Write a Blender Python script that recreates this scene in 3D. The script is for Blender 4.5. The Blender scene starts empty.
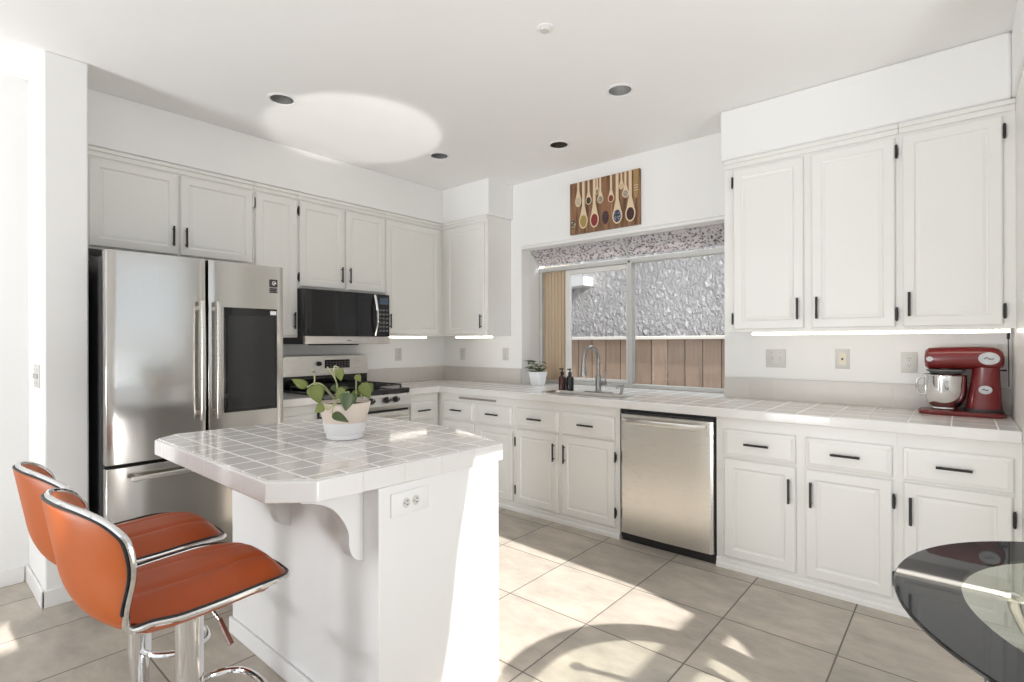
import bpy, bmesh, math, random
from mathutils import Vector, Matrix
random.seed(7)
R = math.radians
SC = bpy.context.scene
COL = SC.collection

# ------------------------------------------------------------------ camera
cam_d = bpy.data.cameras.new('camera'); cam = bpy.data.objects.new('camera', cam_d); COL.objects.link(cam)
cam_d.sensor_width = 36; cam_d.lens = 526.27 / 1024 * 36; cam_d.shift_y = 1.12 / 1024
cam_d.clip_start = 0.02
cam.matrix_world = Matrix.Translation((4.0473, -3.6679, 1.2861)) @ Matrix.Rotation(R(40.503), 4, 'Z') @ Matrix.Rotation(R(90), 4, 'X') @ Matrix.Rotation(-0.00284, 4, 'Z')
SC.camera = cam

# ------------------------------------------------------------------ light and exposure
CEIL = 2.716
SC.view_settings.view_transform = 'Standard'; SC.view_settings.look = 'None'
SC.view_settings.gamma = 1; SC.view_settings.use_curve_mapping = False
SC.view_settings.exposure = 0.29
world = bpy.data.worlds.new('sky'); SC.world = world; world.use_nodes = True
wn = world.node_tree; bg = wn.nodes['Background']
bg.inputs['Color'].default_value = (0.86, 0.93, 1.0, 1); bg.inputs['Strength'].default_value = 0.55
SUN_DIR = Vector((-1.79, 0.12, -1.0)).normalized()
sl = bpy.data.lights.new('sun', 'SUN'); sl.energy = 10.0; sl.angle = R(0.6); sl.color = (1.0, 0.97, 0.93)
so = bpy.data.objects.new('sun', sl); COL.objects.link(so); so.rotation_euler = SUN_DIR.to_track_quat('-Z', 'Y').to_euler()
def area_light(name, loc, aim, sx, sy, power, color=(1, 1, 1)):
    l = bpy.data.lights.new(name, 'AREA'); l.shape = 'RECTANGLE'; l.size = sx; l.size_y = sy; l.energy = power; l.color = color
    o = bpy.data.objects.new(name, l); COL.objects.link(o); o.location = loc
    o.rotation_euler = (Vector(aim) - Vector(loc)).to_track_quat('-Z', 'Y').to_euler(); return o
# nook window daylight, and added fill lamps outside the nook and behind the camera
area_light('patio_fill', (2.85, -7.30, 1.25), (2.85, 0, 1.6), 4.4, 2.2, 18, (0.95, 0.98, 1.0))  # added fill lamp at the unseen rear doors, brightens the room
area_light('patio_ceiling_fill', (1.45, -8.6, 0.0), (2.6, -2.2, 2.7), 1.5, 2.0, 250, (0.97, 0.985, 1.0))  # added lamp aimed upward to brighten the ceiling, no paving modelled
area_light('nook_daylight', (5.62, -2.03, 1.25), (0, -2.03, 1.25), 1.45, 2.3, 4.5, (0.86, 0.93, 1.0))
area_light('nook_ceiling_fill', (6.3, -2.03, 0.05), (2.2, -2.0, 2.7), 1.5, 1.2, 78, (0.98, 0.98, 0.98))  # added upward lamp, lifts the ceiling from the nook side
# added lamp above the side yard, boosts sky light through the garden window
area_light('side_yard_fill', (1.95, 0.95, 2.75), (1.95, -0.6, 0.9), 2.2, 0.9, 32, (0.88, 0.94, 1.0))
# added spot lamp at the table, imitates sun mirrored onto the ceiling
gl_ = bpy.data.lights.new('table_reflection_lamp', 'SPOT'); gl_.energy = 300; gl_.spot_size = R(16.4); gl_.spot_blend = 0.12; gl_.shadow_soft_size = 0.03; gl_.color = (1.0, 0.97, 0.92)
go_ = bpy.data.objects.new('table_reflection_lamp', gl_); COL.objects.link(go_); go_.location = (4.493, -2.05, 0.735)
go_.rotation_euler = (Vector((0.97, -1.63, CEIL)) - go_.location).to_track_quat('-Z', 'Y').to_euler(); go_.scale = (1.0, 0.52, 1.0)
SC.cycles.use_denoising = True
SC.cycles.max_bounces = 14; SC.cycles.diffuse_bounces = 12; SC.cycles.glossy_bounces = 6
SC.cycles.transparent_max_bounces = 16; SC.cycles.transmission_bounces = 8
SC.cycles.caustics_reflective = False; SC.cycles.caustics_refractive = False
SC.cycles.sample_clamp_indirect = 10

# ------------------------------------------------------------------ materials
def new_mat(name):
    m = bpy.data.materials.new(name); m.use_nodes = True
    nt = m.node_tree; b = nt.nodes['Principled BSDF']; return m, nt, b
def N(nt, t, **kw):
    n = nt.nodes.new(t)
    for k, v in kw.items(): setattr(n, k, v)
    return n
def L(nt, a, b): nt.links.new(a, b)
def mathn(nt, op, a, b=None, c=None):
    n = N(nt, 'ShaderNodeMath', operation=op)
    for i, v in enumerate((a, b, c)):
        if v is None: continue
        if isinstance(v, (int, float)): n.inputs[i].default_value = v
        else: L(nt, v, n.inputs[i])
    return n.outputs[0]
def plain(name, col, rough=0.5, metal=0.0, var=0.03, scale=6.0, bump=0.0, bscale=60.0, coat=0.0, stretch=None, spec=0.5):
    """colour with slight procedural mottling and an optional fine bump"""
    m, nt, b = new_mat(name)
    tc = N(nt, 'ShaderNodeTexCoord'); src = tc.outputs['Object']
    if stretch:
        mp = N(nt, 'ShaderNodeMapping'); mp.inputs['Scale'].default_value = stretch; L(nt, src, mp.inputs[0]); src = mp.outputs[0]
    nz = N(nt, 'ShaderNodeTexNoise'); nz.inputs['Scale'].default_value = scale; nz.inputs['Detail'].default_value = 3; L(nt, src, nz.inputs['Vector'])
    mx = N(nt, 'ShaderNodeMix', data_type='RGBA')
    c = Vector(col)
    mx.inputs['A'].default_value = (*(c * (1 - var)), 1); mx.inputs['B'].default_value = (*[min(1, v) for v in c * (1 + var)], 1)
    L(nt, nz.outputs['Fac'], mx.inputs['Factor']); L(nt, mx.outputs['Result'], b.inputs['Base Color'])
    b.inputs['Roughness'].default_value = rough; b.inputs['Metallic'].default_value = metal
    b.inputs['Coat Weight'].default_value = coat; b.inputs['Specular IOR Level'].default_value = spec
    if bump:
        n2 = N(nt, 'ShaderNodeTexNoise'); n2.inputs['Scale'].default_value = bscale; n2.inputs['Detail'].default_value = 4; L(nt, src, n2.inputs['Vector'])
        bp = N(nt, 'ShaderNodeBump'); bp.inputs['Strength'].default_value = bump; bp.inputs['Distance'].default_value = 0.002
        L(nt, n2.outputs['Fac'], bp.inputs['Height']); L(nt, bp.outputs[0], b.inputs['Normal'])
    return m
def tile_mat(name, col, grout, size, gw, off=(0, 0, 0), rough=0.12, var=0.02, per_tile=0.03, zlines=True, stone=False, bump=0.35):
    """square ceramic or stone tiles laid in world axes"""
    m, nt, b = new_mat(name)
    geo = N(nt, 'ShaderNodeNewGeometry'); sp = N(nt, 'ShaderNodeSeparateXYZ'); L(nt, geo.outputs['Position'], sp.inputs[0])
    sn = N(nt, 'ShaderNodeSeparateXYZ'); L(nt, geo.outputs['True Normal'], sn.inputs[0])
    masks, cells = [], []
    for i in range(3):
        s = size[i] if isinstance(size, (tuple, list)) else size
        t = mathn(nt, 'ADD', mathn(nt, 'DIVIDE', sp.outputs[i], s), -off[i] / s)
        cells.append(mathn(nt, 'FLOOR', t))
        fr = mathn(nt, 'FRACT', t)
        d = mathn(nt, 'MULTIPLY', mathn(nt, 'MINIMUM', fr, mathn(nt, 'SUBTRACT', 1.0, fr)), s)
        rng = N(nt, 'ShaderNodeMapRange'); rng.interpolation_type = 'SMOOTHSTEP'
        rng.inputs['From Min'].default_value = gw * 0.5; rng.inputs['From Max'].default_value = gw * 1.1
        rng.inputs['To Min'].default_value = 1; rng.inputs['To Max'].default_value = 0
        L(nt, d, rng.inputs['Value'])
        side = mathn(nt, 'LESS_THAN', mathn(nt, 'ABSOLUTE', sn.outputs[i]), 0.5)
        if i == 2 and not zlines: continue
        masks.append(mathn(nt, 'MULTIPLY', rng.outputs[0], side))
    mk = masks[0]
    for q in masks[1:]: mk = mathn(nt, 'MAXIMUM', mk, q)
    cv = N(nt, 'ShaderNodeCombineXYZ')
    for i in range(2): L(nt, cells[i], cv.inputs[i])
    wn_ = N(nt, 'ShaderNodeTexWhiteNoise'); wn_.noise_dimensions = '3D'; L(nt, cv.outputs[0], wn_.inputs['Vector'])
    nz = N(nt, 'ShaderNodeTexNoise'); nz.inputs['Scale'].default_value = 5.0 if stone else 9.0; nz.inputs['Detail'].default_value = 8 if stone else 3; nz.inputs['Roughness'].default_value = 0.65
    if stone:
        mp = N(nt, 'ShaderNodeMapping'); mp.inputs['Scale'].default_value = (0.8, 1.5, 1); L(nt, geo.outputs['Position'], mp.inputs[0])
        ad = N(nt, 'ShaderNodeVectorMath', operation='ADD'); L(nt, mp.outputs[0], ad.inputs[0])
        sc_ = N(nt, 'ShaderNodeVectorMath', operation='SCALE'); L(nt, wn_.outputs['Color'], sc_.inputs[0]); sc_.inputs['Scale'].default_value = 6; L(nt, sc_.outputs[0], ad.inputs[1])
        L(nt, ad.outputs[0], nz.inputs['Vector'])
    else: L(nt, geo.outputs['Position'], nz.inputs['Vector'])
    f = mathn(nt, 'ADD', mathn(nt, 'MULTIPLY', mathn(nt, 'SUBTRACT', nz.outputs['Fac'], 0.5), 2 * var), mathn(nt, 'MULTIPLY', mathn(nt, 'SUBTRACT', wn_.outputs['Value'], 0.5), 2 * per_tile))
    br = mathn(nt, 'ADD', f, 1.0)
    sv = N(nt, 'ShaderNodeVectorMath', operation='SCALE'); sv.inputs[0].default_value = col; L(nt, br, sv.inputs['Scale'])
    base = sv.outputs[0]
    if stone:   # pits and darker veins of travertine
        n3 = N(nt, 'ShaderNodeTexNoise'); n3.inputs['Scale'].default_value = 14; n3.inputs['Detail'].default_value = 10; n3.inputs['Roughness'].default_value = 0.75; L(nt, ad.outputs[0], n3.inputs['Vector'])
        cr = N(nt, 'ShaderNodeMapRange'); cr.inputs['From Min'].default_value = 0.60; cr.inputs['From Max'].default_value = 0.72; cr.inputs['To Max'].default_value = 0.35; L(nt, n3.outputs['Fac'], cr.inputs['Value'])
        mz = N(nt, 'ShaderNodeMix', data_type='RGBA'); L(nt, cr.outputs[0], mz.inputs['Factor']); L(nt, base, mz.inputs['A']); mz.inputs['B'].default_value = (*(Vector(col) * 0.62), 1); base = mz.outputs['Result']
    mx = N(nt, 'ShaderNodeMix', data_type='RGBA'); L(nt, mk, mx.inputs['Factor']); L(nt, base, mx.inputs['A']); mx.inputs['B'].default_value = (*grout, 1)
    L(nt, mx.outputs['Result'], b.inputs['Base Color'])
    rr = N(nt, 'ShaderNodeMapRange'); L(nt, mk, rr.inputs['Value']); rr.inputs['To Min'].default_value = rough; rr.inputs['To Max'].default_value = 0.7
    L(nt, rr.outputs[0], b.inputs['Roughness'])
    h = mathn(nt, 'SUBTRACT', mathn(nt, 'MULTIPLY', nz.outputs['Fac'], 0.25 if not stone else 0.15), mk)
    bp = N(nt, 'ShaderNodeBump'); bp.inputs['Strength'].default_value = bump; bp.inputs['Distance'].default_value = 0.0015; L(nt, h, bp.inputs['Height']); L(nt, bp.outputs[0], b.inputs['Normal'])
    return m
def glass_mat(name, tint=(1, 1, 1), ior=1.45, rough=0.0):
    """thin pane: clear straight through, with Fresnel reflection"""
    m, nt, b = new_mat(name); nt.nodes.remove(b)
    out = nt.nodes['Material Output']
    tr = N(nt, 'ShaderNodeBsdfTransparent'); tr.inputs[0].default_value = (*tint, 1)
    gl = N(nt, 'ShaderNodeBsdfGlossy'); gl.inputs['Roughness'].default_value = rough
    fr = N(nt, 'ShaderNodeFresnel'); fr.inputs['IOR'].default_value = ior
    ge = N(nt, 'ShaderNodeNewGeometry'); fac = mathn(nt, 'MULTIPLY', fr.outputs[0], mathn(nt, 'SUBTRACT', 1.0, ge.outputs['Backfacing']))
    mx = N(nt, 'ShaderNodeMixShader'); L(nt, fac, mx.inputs[0]); L(nt, tr.outputs[0], mx.inputs[1]); L(nt, gl.outputs[0], mx.inputs[2]); L(nt, mx.outputs[0], out.inputs[0])
    return m
def emit_mat(name, col, strength):
    m, nt, b = new_mat(name); b.inputs['Base Color'].default_value = (*col, 1)
    b.inputs['Emission Color'].default_value = (*col, 1); b.inputs['Emission Strength'].default_value = strength; return m
def steel_mat(name, col, rough, vert=True, aniso=0.0):
    m, nt, b = new_mat(name)
    tc = N(nt, 'ShaderNodeTexCoord'); mp = N(nt, 'ShaderNodeMapping'); L(nt, tc.outputs['Object'], mp.inputs[0])
    mp.inputs['Scale'].default_value = (140, 140, 2) if vert else (3, 3, 260)
    nz = N(nt, 'ShaderNodeTexNoise'); nz.inputs['Scale'].default_value = 3; nz.inputs['Detail'].default_value = 3; L(nt, mp.outputs[0], nz.inputs['Vector'])
    mr = N(nt, 'ShaderNodeMapRange'); mr.inputs['To Min'].default_value = rough * 0.85; mr.inputs['To Max'].default_value = rough * 1.2; L(nt, nz.outputs['Fac'], mr.inputs['Value']); L(nt, mr.outputs[0], b.inputs['Roughness'])
    mx = N(nt, 'ShaderNodeMix', data_type='RGBA'); c = Vector(col); mx.inputs['A'].default_value = (*(c * 0.96), 1); mx.inputs['B'].default_value = (*(c * 1.04), 1); L(nt, nz.outputs['Fac'], mx.inputs['Factor']); L(nt, mx.outputs['Result'], b.inputs['Base Color'])
    b.inputs['Metallic'].default_value = 1.0; b.inputs['Anisotropic'].default_value = aniso
    return m

M = {}
M['wall'] = plain('white_wall_paint', (0.84, 0.84, 0.835), 0.75, var=0.01, bump=0.15, bscale=180)
M['ceiling'] = plain('white_ceiling_paint', (0.86, 0.855, 0.85), 0.85, var=0.01, bump=0.15, bscale=150)
M['cab'] = plain('cream_white_cabinet_paint', (0.79, 0.785, 0.76), 0.32, var=0.012, bump=0.05, bscale=90)
M['trimw'] = plain('white_trim_paint', (0.82, 0.82, 0.82), 0.4, var=0.01)
M['isl'] = plain('white_island_paint', (0.80, 0.80, 0.80), 0.5, var=0.01, bump=0.08, bscale=120)
M['tile'] = tile_mat('white_glazed_tile', (0.80, 0.79, 0.77), (0.765, 0.755, 0.735), 0.1553, 0.003, off=(4.167 - 0.1553 * 27, -0.635, 0.758), rough=0.10)
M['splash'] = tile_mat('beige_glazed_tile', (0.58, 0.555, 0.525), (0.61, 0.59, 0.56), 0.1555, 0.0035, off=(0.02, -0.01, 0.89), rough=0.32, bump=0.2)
M['itile'] = tile_mat('white_glazed_island_tile', (0.73, 0.71, 0.685), (0.86, 0.85, 0.83), 0.109, 0.005, off=(2.60, -2.90, 0.80), rough=0.07, zlines=False)
M['iedge'] = tile_mat('white_glazed_edge_tile', (0.80, 0.79, 0.78), (0.70, 0.69, 0.67), 0.152, 0.003, off=(2.55, -2.896, 0.70), rough=0.12, zlines=False)
M['floor'] = tile_mat('travertine_floor_tile', (0.47, 0.42, 0.36), (0.16, 0.14, 0.12), (0.4565, 0.4565, 1), 0.004, off=(3.2, -1.17, 0.2), rough=0.36, var=0.6, per_tile=0.05, stone=True, zlines=False, bump=0.25)
M['steel'] = steel_mat('brushed_stainless_steel', (0.58, 0.56, 0.53), 0.15)
M['steel2'] = steel_mat('brushed_stainless_steel_horizontal', (0.70, 0.68, 0.64), 0.28, vert=False)
M['chrome'] = plain('chrome', (0.78, 0.78, 0.78), 0.07, 1.0, var=0.01)
M['satin'] = plain('satin_nickel', (0.36, 0.355, 0.35), 0.28, 1.0, var=0.02)
M['badge'] = plain('silver_badge', (0.42, 0.42, 0.42), 0.45, 0.5, var=0.2, scale=40)
M['black'] = plain('black_metal', (0.015, 0.015, 0.015), 0.4, var=0.1)
M['iron'] = plain('cast_iron', (0.02, 0.02, 0.02), 0.55, var=0.15, bump=0.2)
M['blackg'] = plain('black_glass', (0.012, 0.012, 0.013), 0.05, var=0.05)
M['dgrey'] = plain('dark_grey_case', (0.055, 0.055, 0.058), 0.35, var=0.05)
M['screen'] = plain('dark_screen_glass', (0.03, 0.03, 0.032), 0.06, var=0.05)
M['plate'] = plain('white_plastic', (0.62, 0.61, 0.585), 0.35, var=0.01)
M['ivory'] = plain('ivory_plastic', (0.70, 0.64, 0.50), 0.35, var=0.01)
M['glass'] = glass_mat('window_glass')
M['frame'] = plain('silver_aluminium_frame', (0.55, 0.55, 0.53), 0.4, 0.3, var=0.02)
M['led'] = emit_mat('under_cabinet_led', (1.0, 0.94, 0.84), 4.2)
M['bulb'] = emit_mat('recessed_bulb', (1.0, 0.97, 0.92), 3)
M['orange'] = plain('orange_leatherette', (0.44, 0.092, 0.010), 0.42, var=0.05, bump=0.15, bscale=300)
M['orange2'] = plain('orange_leatherette_seat', (0.36, 0.062, 0.009), 0.42, var=0.10, bump=0.15, bscale=300, spec=0.35)
M['blackring'] = plain('black_painted_glass', (0.016, 0.017, 0.018), 0.03, var=0.05, spec=0.28)
M['tglass'] = glass_mat('table_glass', (0.84, 0.86, 0.82), 1.5)
M['red'] = plain('red_enamel', (0.15, 0.010, 0.011), 0.25, var=0.06, coat=0.2)
M['leaf'] = plain('green_yellow_leaf', (0.135, 0.165, 0.035), 0.45, var=0.4, scale=12)
M['leafd'] = plain('deep_green_leaf', (0.055, 0.085, 0.025), 0.45, var=0.3, scale=14)
M['leaff'] = plain('fresh_green_leaf', (0.035, 0.075, 0.014), 0.5, var=0.3, scale=14)
M['stem'] = plain('pale_green_stem', (0.42, 0.42, 0.22), 0.5, var=0.15)
M['soil'] = plain('potting_soil', (0.05, 0.035, 0.025), 0.9, var=0.4, scale=60, bump=0.6)
M['potb'] = plain('blush_ceramic', (0.72, 0.63, 0.56), 0.5, var=0.03)
M['potw'] = plain('white_ceramic', (0.82, 0.83, 0.86), 0.35, var=0.01)
M['amber'] = plain('amber_glass', (0.07, 0.016, 0.012), 0.1, var=0.1)
M['darkb'] = plain('dark_glass', (0.015, 0.013, 0.016), 0.1, var=0.1)
M['can'] = plain('grey_reflector', (0.20, 0.20, 0.20), 0.45, 0.2, var=0.05)
M['cand'] = plain('brown_baffle', (0.055, 0.045, 0.03), 0.6, var=0.05)
M['fence'] = plain('weathered_tan_boards', (0.36, 0.265, 0.20), 0.8, var=0.25, scale=5, stretch=(10, 10, 0.6), bump=0.3, bscale=30)
def board_joints(m, pitch, off):
    nt = m.node_tree; b = nt.nodes['Principled BSDF']; src = b.inputs['Base Color'].links[0].from_socket
    geo = N(nt, 'ShaderNodeNewGeometry'); sp = N(nt, 'ShaderNodeSeparateXYZ'); L(nt, geo.outputs['Position'], sp.inputs[0])
    t = mathn(nt, 'DIVIDE', mathn(nt, 'ADD', sp.outputs[0], -off), pitch); f = mathn(nt, 'FRACT', t)
    d = mathn(nt, 'LESS_THAN', mathn(nt, 'MINIMUM', f, mathn(nt, 'SUBTRACT', 1.0, f)), 0.022)
    wn_ = N(nt, 'ShaderNodeTexWhiteNoise'); wn_.noise_dimensions = '1D'; L(nt, mathn(nt, 'FLOOR', t), wn_.inputs['W'])
    sc_ = N(nt, 'ShaderNodeVectorMath', operation='SCALE'); L(nt, src, sc_.inputs[0]); L(nt, mathn(nt, 'ADD', mathn(nt, 'MULTIPLY', wn_.outputs['Value'], 0.30), 0.82), sc_.inputs['Scale'])
    mx = N(nt, 'ShaderNodeMix', data_type='RGBA'); L(nt, d, mx.inputs['Factor']); L(nt, sc_.outputs[0], mx.inputs['A']); mx.inputs['B'].default_value = (0.06, 0.045, 0.035, 1); L(nt, mx.outputs['Result'], b.inputs['Base Color'])
board_joints(M['fence'], 0.185, -2.0)
M['slat'] = plain('tan_wood', (0.56, 0.43, 0.30), 0.6, var=0.15, scale=5, stretch=(12, 12, 0.5))
M['ground'] = plain('grey_gravel_ground', (0.35, 0.33, 0.30), 0.9, var=0.3, scale=40)
M['sun_drape'] = plain('white_curtain', (0.8, 0.8, 0.8), 0.9, var=0.02)
M['greyplastic'] = plain('grey_plastic', (0.16, 0.16, 0.16), 0.4, var=0.04)
M['mark'] = plain('dark_printed_mark', (0.03, 0.03, 0.035), 0.5, var=0.05)
M['sticker'] = plain('white_sticker', (0.8, 0.8, 0.8), 0.5, var=0.02)
def stucco():
    m, nt, b = new_mat('rough_white_stucco'); b.inputs['Base Color'].default_value = (0.80, 0.79, 0.80, 1); b.inputs['Roughness'].default_value = 0.9
    tc = N(nt, 'ShaderNodeTexCoord')
    n1 = N(nt, 'ShaderNodeTexNoise'); n1.inputs['Scale'].default_value = 19; n1.inputs['Detail'].default_value = 5; n1.inputs['Roughness'].default_value = 0.55; n1.inputs['Distortion'].default_value = 0.5
    mp = N(nt, 'ShaderNodeMapping'); mp.inputs['Rotation'].default_value = (0, R(35), 0); mp.inputs['Scale'].default_value = (1.3, 1, 0.8); L(nt, tc.outputs['Object'], mp.inputs[0]); L(nt, mp.outputs[0], n1.inputs['Vector'])
    mr = N(nt, 'ShaderNodeMapRange'); mr.interpolation_type = 'SMOOTHSTEP'; mr.inputs['From Min'].default_value = 0.32; mr.inputs['From Max'].default_value = 0.68; L(nt, n1.outputs['Fac'], mr.inputs['Value'])
    bp = N(nt, 'ShaderNodeBump'); bp.inputs['Strength'].default_value = 1.0; bp.inputs['Distance'].default_value = 0.075; L(nt, mr.outputs[0], bp.inputs['Height']); L(nt, bp.outputs[0], b.inputs['Normal'])
    return m
M['stucco'] = stucco()
def debris():
    m, nt, b = new_mat('leaf_littered_glass'); nt.nodes.remove(b); out = nt.nodes['Material Output']
    tc = N(nt, 'ShaderNodeTexCoord')
    v = N(nt, 'ShaderNodeTexVoronoi'); v.inputs['Scale'].default_value = 46; L(nt, tc.outputs['Object'], v.inputs['Vector'])
    n1 = N(nt, 'ShaderNodeTexNoise'); n1.inputs['Scale'].default_value = 58; n1.inputs['Detail'].default_value = 5; n1.inputs['Distortion'].default_value = 1.5; L(nt, tc.outputs['Object'], n1.inputs['Vector'])
    s = mathn(nt, 'ADD', mathn(nt, 'MULTIPLY', v.outputs['Distance'], 0.55), n1.outputs['Fac'])
    cr = N(nt, 'ShaderNodeValToRGB'); cr.color_ramp.elements[0].position = 0.58; cr.color_ramp.elements[0].color = (0.13, 0.11, 0.115, 1)
    cr.color_ramp.elements[1].position = 0.80; cr.color_ramp.elements[1].color = (0.52, 0.49, 0.48, 1); L(nt, s, cr.inputs[0])
    t = N(nt, 'ShaderNodeBsdfTranslucent'); d = N(nt, 'ShaderNodeBsdfDiffuse'); mx = N(nt, 'ShaderNodeMixShader'); mx.inputs[0].default_value = 0.35
    L(nt, cr.outputs[0], t.inputs[0]); L(nt, cr.outputs[0], d.inputs[0]); L(nt, t.outputs[0], mx.inputs[1]); L(nt, d.outputs[0], mx.inputs[2]); L(nt, mx.outputs[0], out.inputs[0])
    return m
M['debris'] = debris()

# ------------------------------------------------------------------ mesh builder
class MB:
    def __init__(s): s.bm = bmesh.new(); s.mi = 0
    def _f(s, vs):
        try:
            f = s.bm.faces.new(vs); f.material_index = s.mi; return f
        except ValueError: return None
    def box(s, x0, y0, z0, x1, y1, z1):
        v = [s.bm.verts.new(p) for p in ((x0, y0, z0), (x1, y0, z0), (x1, y1, z0), (x0, y1, z0), (x0, y0, z1), (x1, y0, z1), (x1, y1, z1), (x0, y1, z1))]
        for q in ((3, 2, 1, 0), (4, 5, 6, 7), (0, 1, 5, 4), (1, 2, 6, 5), (2, 3, 7, 6), (3, 0, 4, 7)): s._f([v[i] for i in q])
        return s
    def loft(s, loops, close=True, cap0=True, cap1=True, wrap=False):
        vl = [[s.bm.verts.new(p) for p in lp] for lp in loops]
        n = len(vl[0]); pairs = list(zip(vl[:-1], vl[1:])) + ([(vl[-1], vl[0])] if wrap else [])
        for a, b in pairs:
            for i in range(n if close else n - 1):
                j = (i + 1) % n; s._f([a[i], a[j], b[j], b[i]])
        if not wrap:
            if cap0: s._f(list(reversed(vl[0])))
            if cap1: s._f(vl[-1])
        return s
    def tube(s, pts, r, seg=10, closed=False):
        pts = [Vector(p) for p in pts]; n = len(pts); rr = r if isinstance(r, (list, tuple)) else [r] * n
        loops = []; up = None
        for i, p in enumerate(pts):
            a = pts[(i - 1) % n] if (closed or i > 0) else p; b = pts[(i + 1) % n] if (closed or i < n - 1) else p
            t = (b - a).normalized()
            if up is None:
                up = Vector((0, 0, 1)) if abs(t.z) < 0.9 else Vector((0, 1, 0))
            x = t.cross(up).normalized(); up = x.cross(t).normalized()
            loops.append([p + (x * math.cos(k * 2 * math.pi / seg) + up * math.sin(k * 2 * math.pi / seg)) * rr[i] for k in range(seg)])
        return s.loft(loops, wrap=closed)
    def cyl(s, p0, p1, r0, r1=None, seg=20): return s.tube([p0, p1], [r0, r0 if r1 is None else r1], seg)
    def lathe(s, prof, c=(0, 0, 0), seg=32, sq=None):
        """prof: list of (radius, z)"""
        c = Vector(c); loops = []
        for r, z in prof:
            lp = []
            for k in range(seg):
                a = 2 * math.pi * k / seg
                ca, sa = math.cos(a), math.sin(a)
                if sq: q = (abs(ca) ** sq + abs(sa) ** sq) ** (-1 / sq); ca *= q; sa *= q
                lp.append(c + Vector((max(r, 1e-5) * ca, max(r, 1e-5) * sa, z)))
            loops.append(lp)
        return s.loft(loops)
    def prism(s, outer, z0, z1, holes=(), f=None):
        """polygon with holes, extruded along z (f maps (u,v,w) to a point)"""
        f = f or (lambda u, v, w: Vector((u, v, w)))
        for w in (z0, z1):
            ed = []
            for lp in (outer, *holes):
                vs = [s.bm.verts.new(f(p[0], p[1], w)) for p in lp]
                ed += [s.bm.edges.new((vs[i], vs[(i + 1) % len(vs)])) for i in range(len(vs))]
            r = bmesh.ops.triangle_fill(s.bm, use_beauty=True, use_dissolve=False, edges=ed)
            for g in r['geom']:
                if isinstance(g, bmesh.types.BMFace): g.material_index = s.mi
        for lp in (outer, *holes):
            a = [s.bm.verts.new(f(p[0], p[1], z0)) for p in lp]; b = [s.bm.verts.new(f(p[0], p[1], z1)) for p in lp]
            for i in range(len(lp)):
                j = (i + 1) % len(lp); s._f([a[i], a[j], b[j], b[i]])
        bmesh.ops.remove_doubles(s.bm, verts=s.bm.verts, dist=1e-5)
        return s
    def ball(s, c, r, seg=16, scale=(1, 1, 1)):
        prof = [(r * math.sin(math.pi * k / 10), -r * math.cos(math.pi * k / 10)) for k in range(11)]
        c = Vector(c); loops = []
        for rad, z in prof:
            loops.append([c + Vector((max(rad, 1e-5) * math.cos(2 * math.pi * k / seg) * scale[0], max(rad, 1e-5) * math.sin(2 * math.pi * k / seg) * scale[1], z * scale[2])) for k in range(seg)])
        return s.loft(loops)
def off_of(o):
    while o.parent: o = o.parent
    return o.location.copy()
def build(name, mb, mats, parent=None, bevel=0.0, smooth=True, segs=2, solidify=0.0, subsurf=0):
    bm = mb.bm; bmesh.ops.recalc_face_normals(bm, faces=bm.faces)
    if parent is None:
        xs = [v.co for v in bm.verts]; c = Vector(((min(v.x for v in xs) + max(v.x for v in xs)) / 2, (min(v.y for v in xs) + max(v.y for v in xs)) / 2, min(v.z for v in xs)))
    else: c = off_of(parent)
    bmesh.ops.translate(bm, verts=bm.verts, vec=-c)
    me = bpy.data.meshes.new(name); bm.to_mesh(me); bm.free()
    for m in (mats if isinstance(mats, (list, tuple)) else [mats]): me.materials.append(M[m] if isinstance(m, str) else m)
    if smooth:
        for p in me.polygons: p.use_smooth = True
        me.set_sharp_from_angle(angle=R(35))
    o = bpy.data.objects.new(name, me); COL.objects.link(o)
    if parent is None: o.location = c
    else: o.parent = parent
    if solidify:
        md = o.modifiers.new('solidify', 'SOLIDIFY'); md.thickness = solidify; md.offset = 0
    if subsurf:
        md = o.modifiers.new('subsurf', 'SUBSURF'); md.levels = subsurf; md.render_levels = subsurf
    if bevel:
        md = o.modifiers.new('bevel', 'BEVEL'); md.width = bevel; md.segments = segs; md.limit_method = 'ANGLE'; md.angle_limit = R(40); md.harden_normals = False
    return o
def tag(o, label=None, cat=None, group=None, kind=None):
    if label: o['label'] = label
    if cat: o['category'] = cat
    if group: o['group'] = group
    if kind: o['kind'] = kind
    return o
def thing(name, label, cat, loc, group=None):
    o = bpy.data.objects.new(name, None); o.empty_display_size = 0.05; COL.objects.link(o); o.location = loc
    return tag(o, label, cat, group)
def struct(name, mb, mat, parent=None, bevel=0.0, **k):
    o = build(name, mb, mat, parent, bevel, **k)
    if parent is None: o['kind'] = 'structure'
    return o
def circle(cx, cy, r, n=32): return [(cx + r * math.cos(2 * math.pi * i / n), cy + r * math.sin(2 * math.pi * i / n)) for i in range(n)]
def smooth_path(pts, n=6, closed=False):
    P = [Vector(p) for p in pts]; out = []; m = len(P)
    for i in range(m if closed else m - 1):
        p0 = P[(i - 1) % m] if closed or i > 0 else P[0]; p1 = P[i]; p2 = P[(i + 1) % m]; p3 = P[(i + 2) % m] if closed or i + 2 < m else P[-1]
        for k in range(n):
            t = k / n
            out.append(0.5 * ((2 * p1) + (p2 - p0) * t + (2 * p0 - 5 * p1 + 4 * p2 - p3) * t * t + (3 * p1 - p0 - 3 * p2 + p3) * t ** 3))
    if not closed: out.append(P[-1])
    return out

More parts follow.
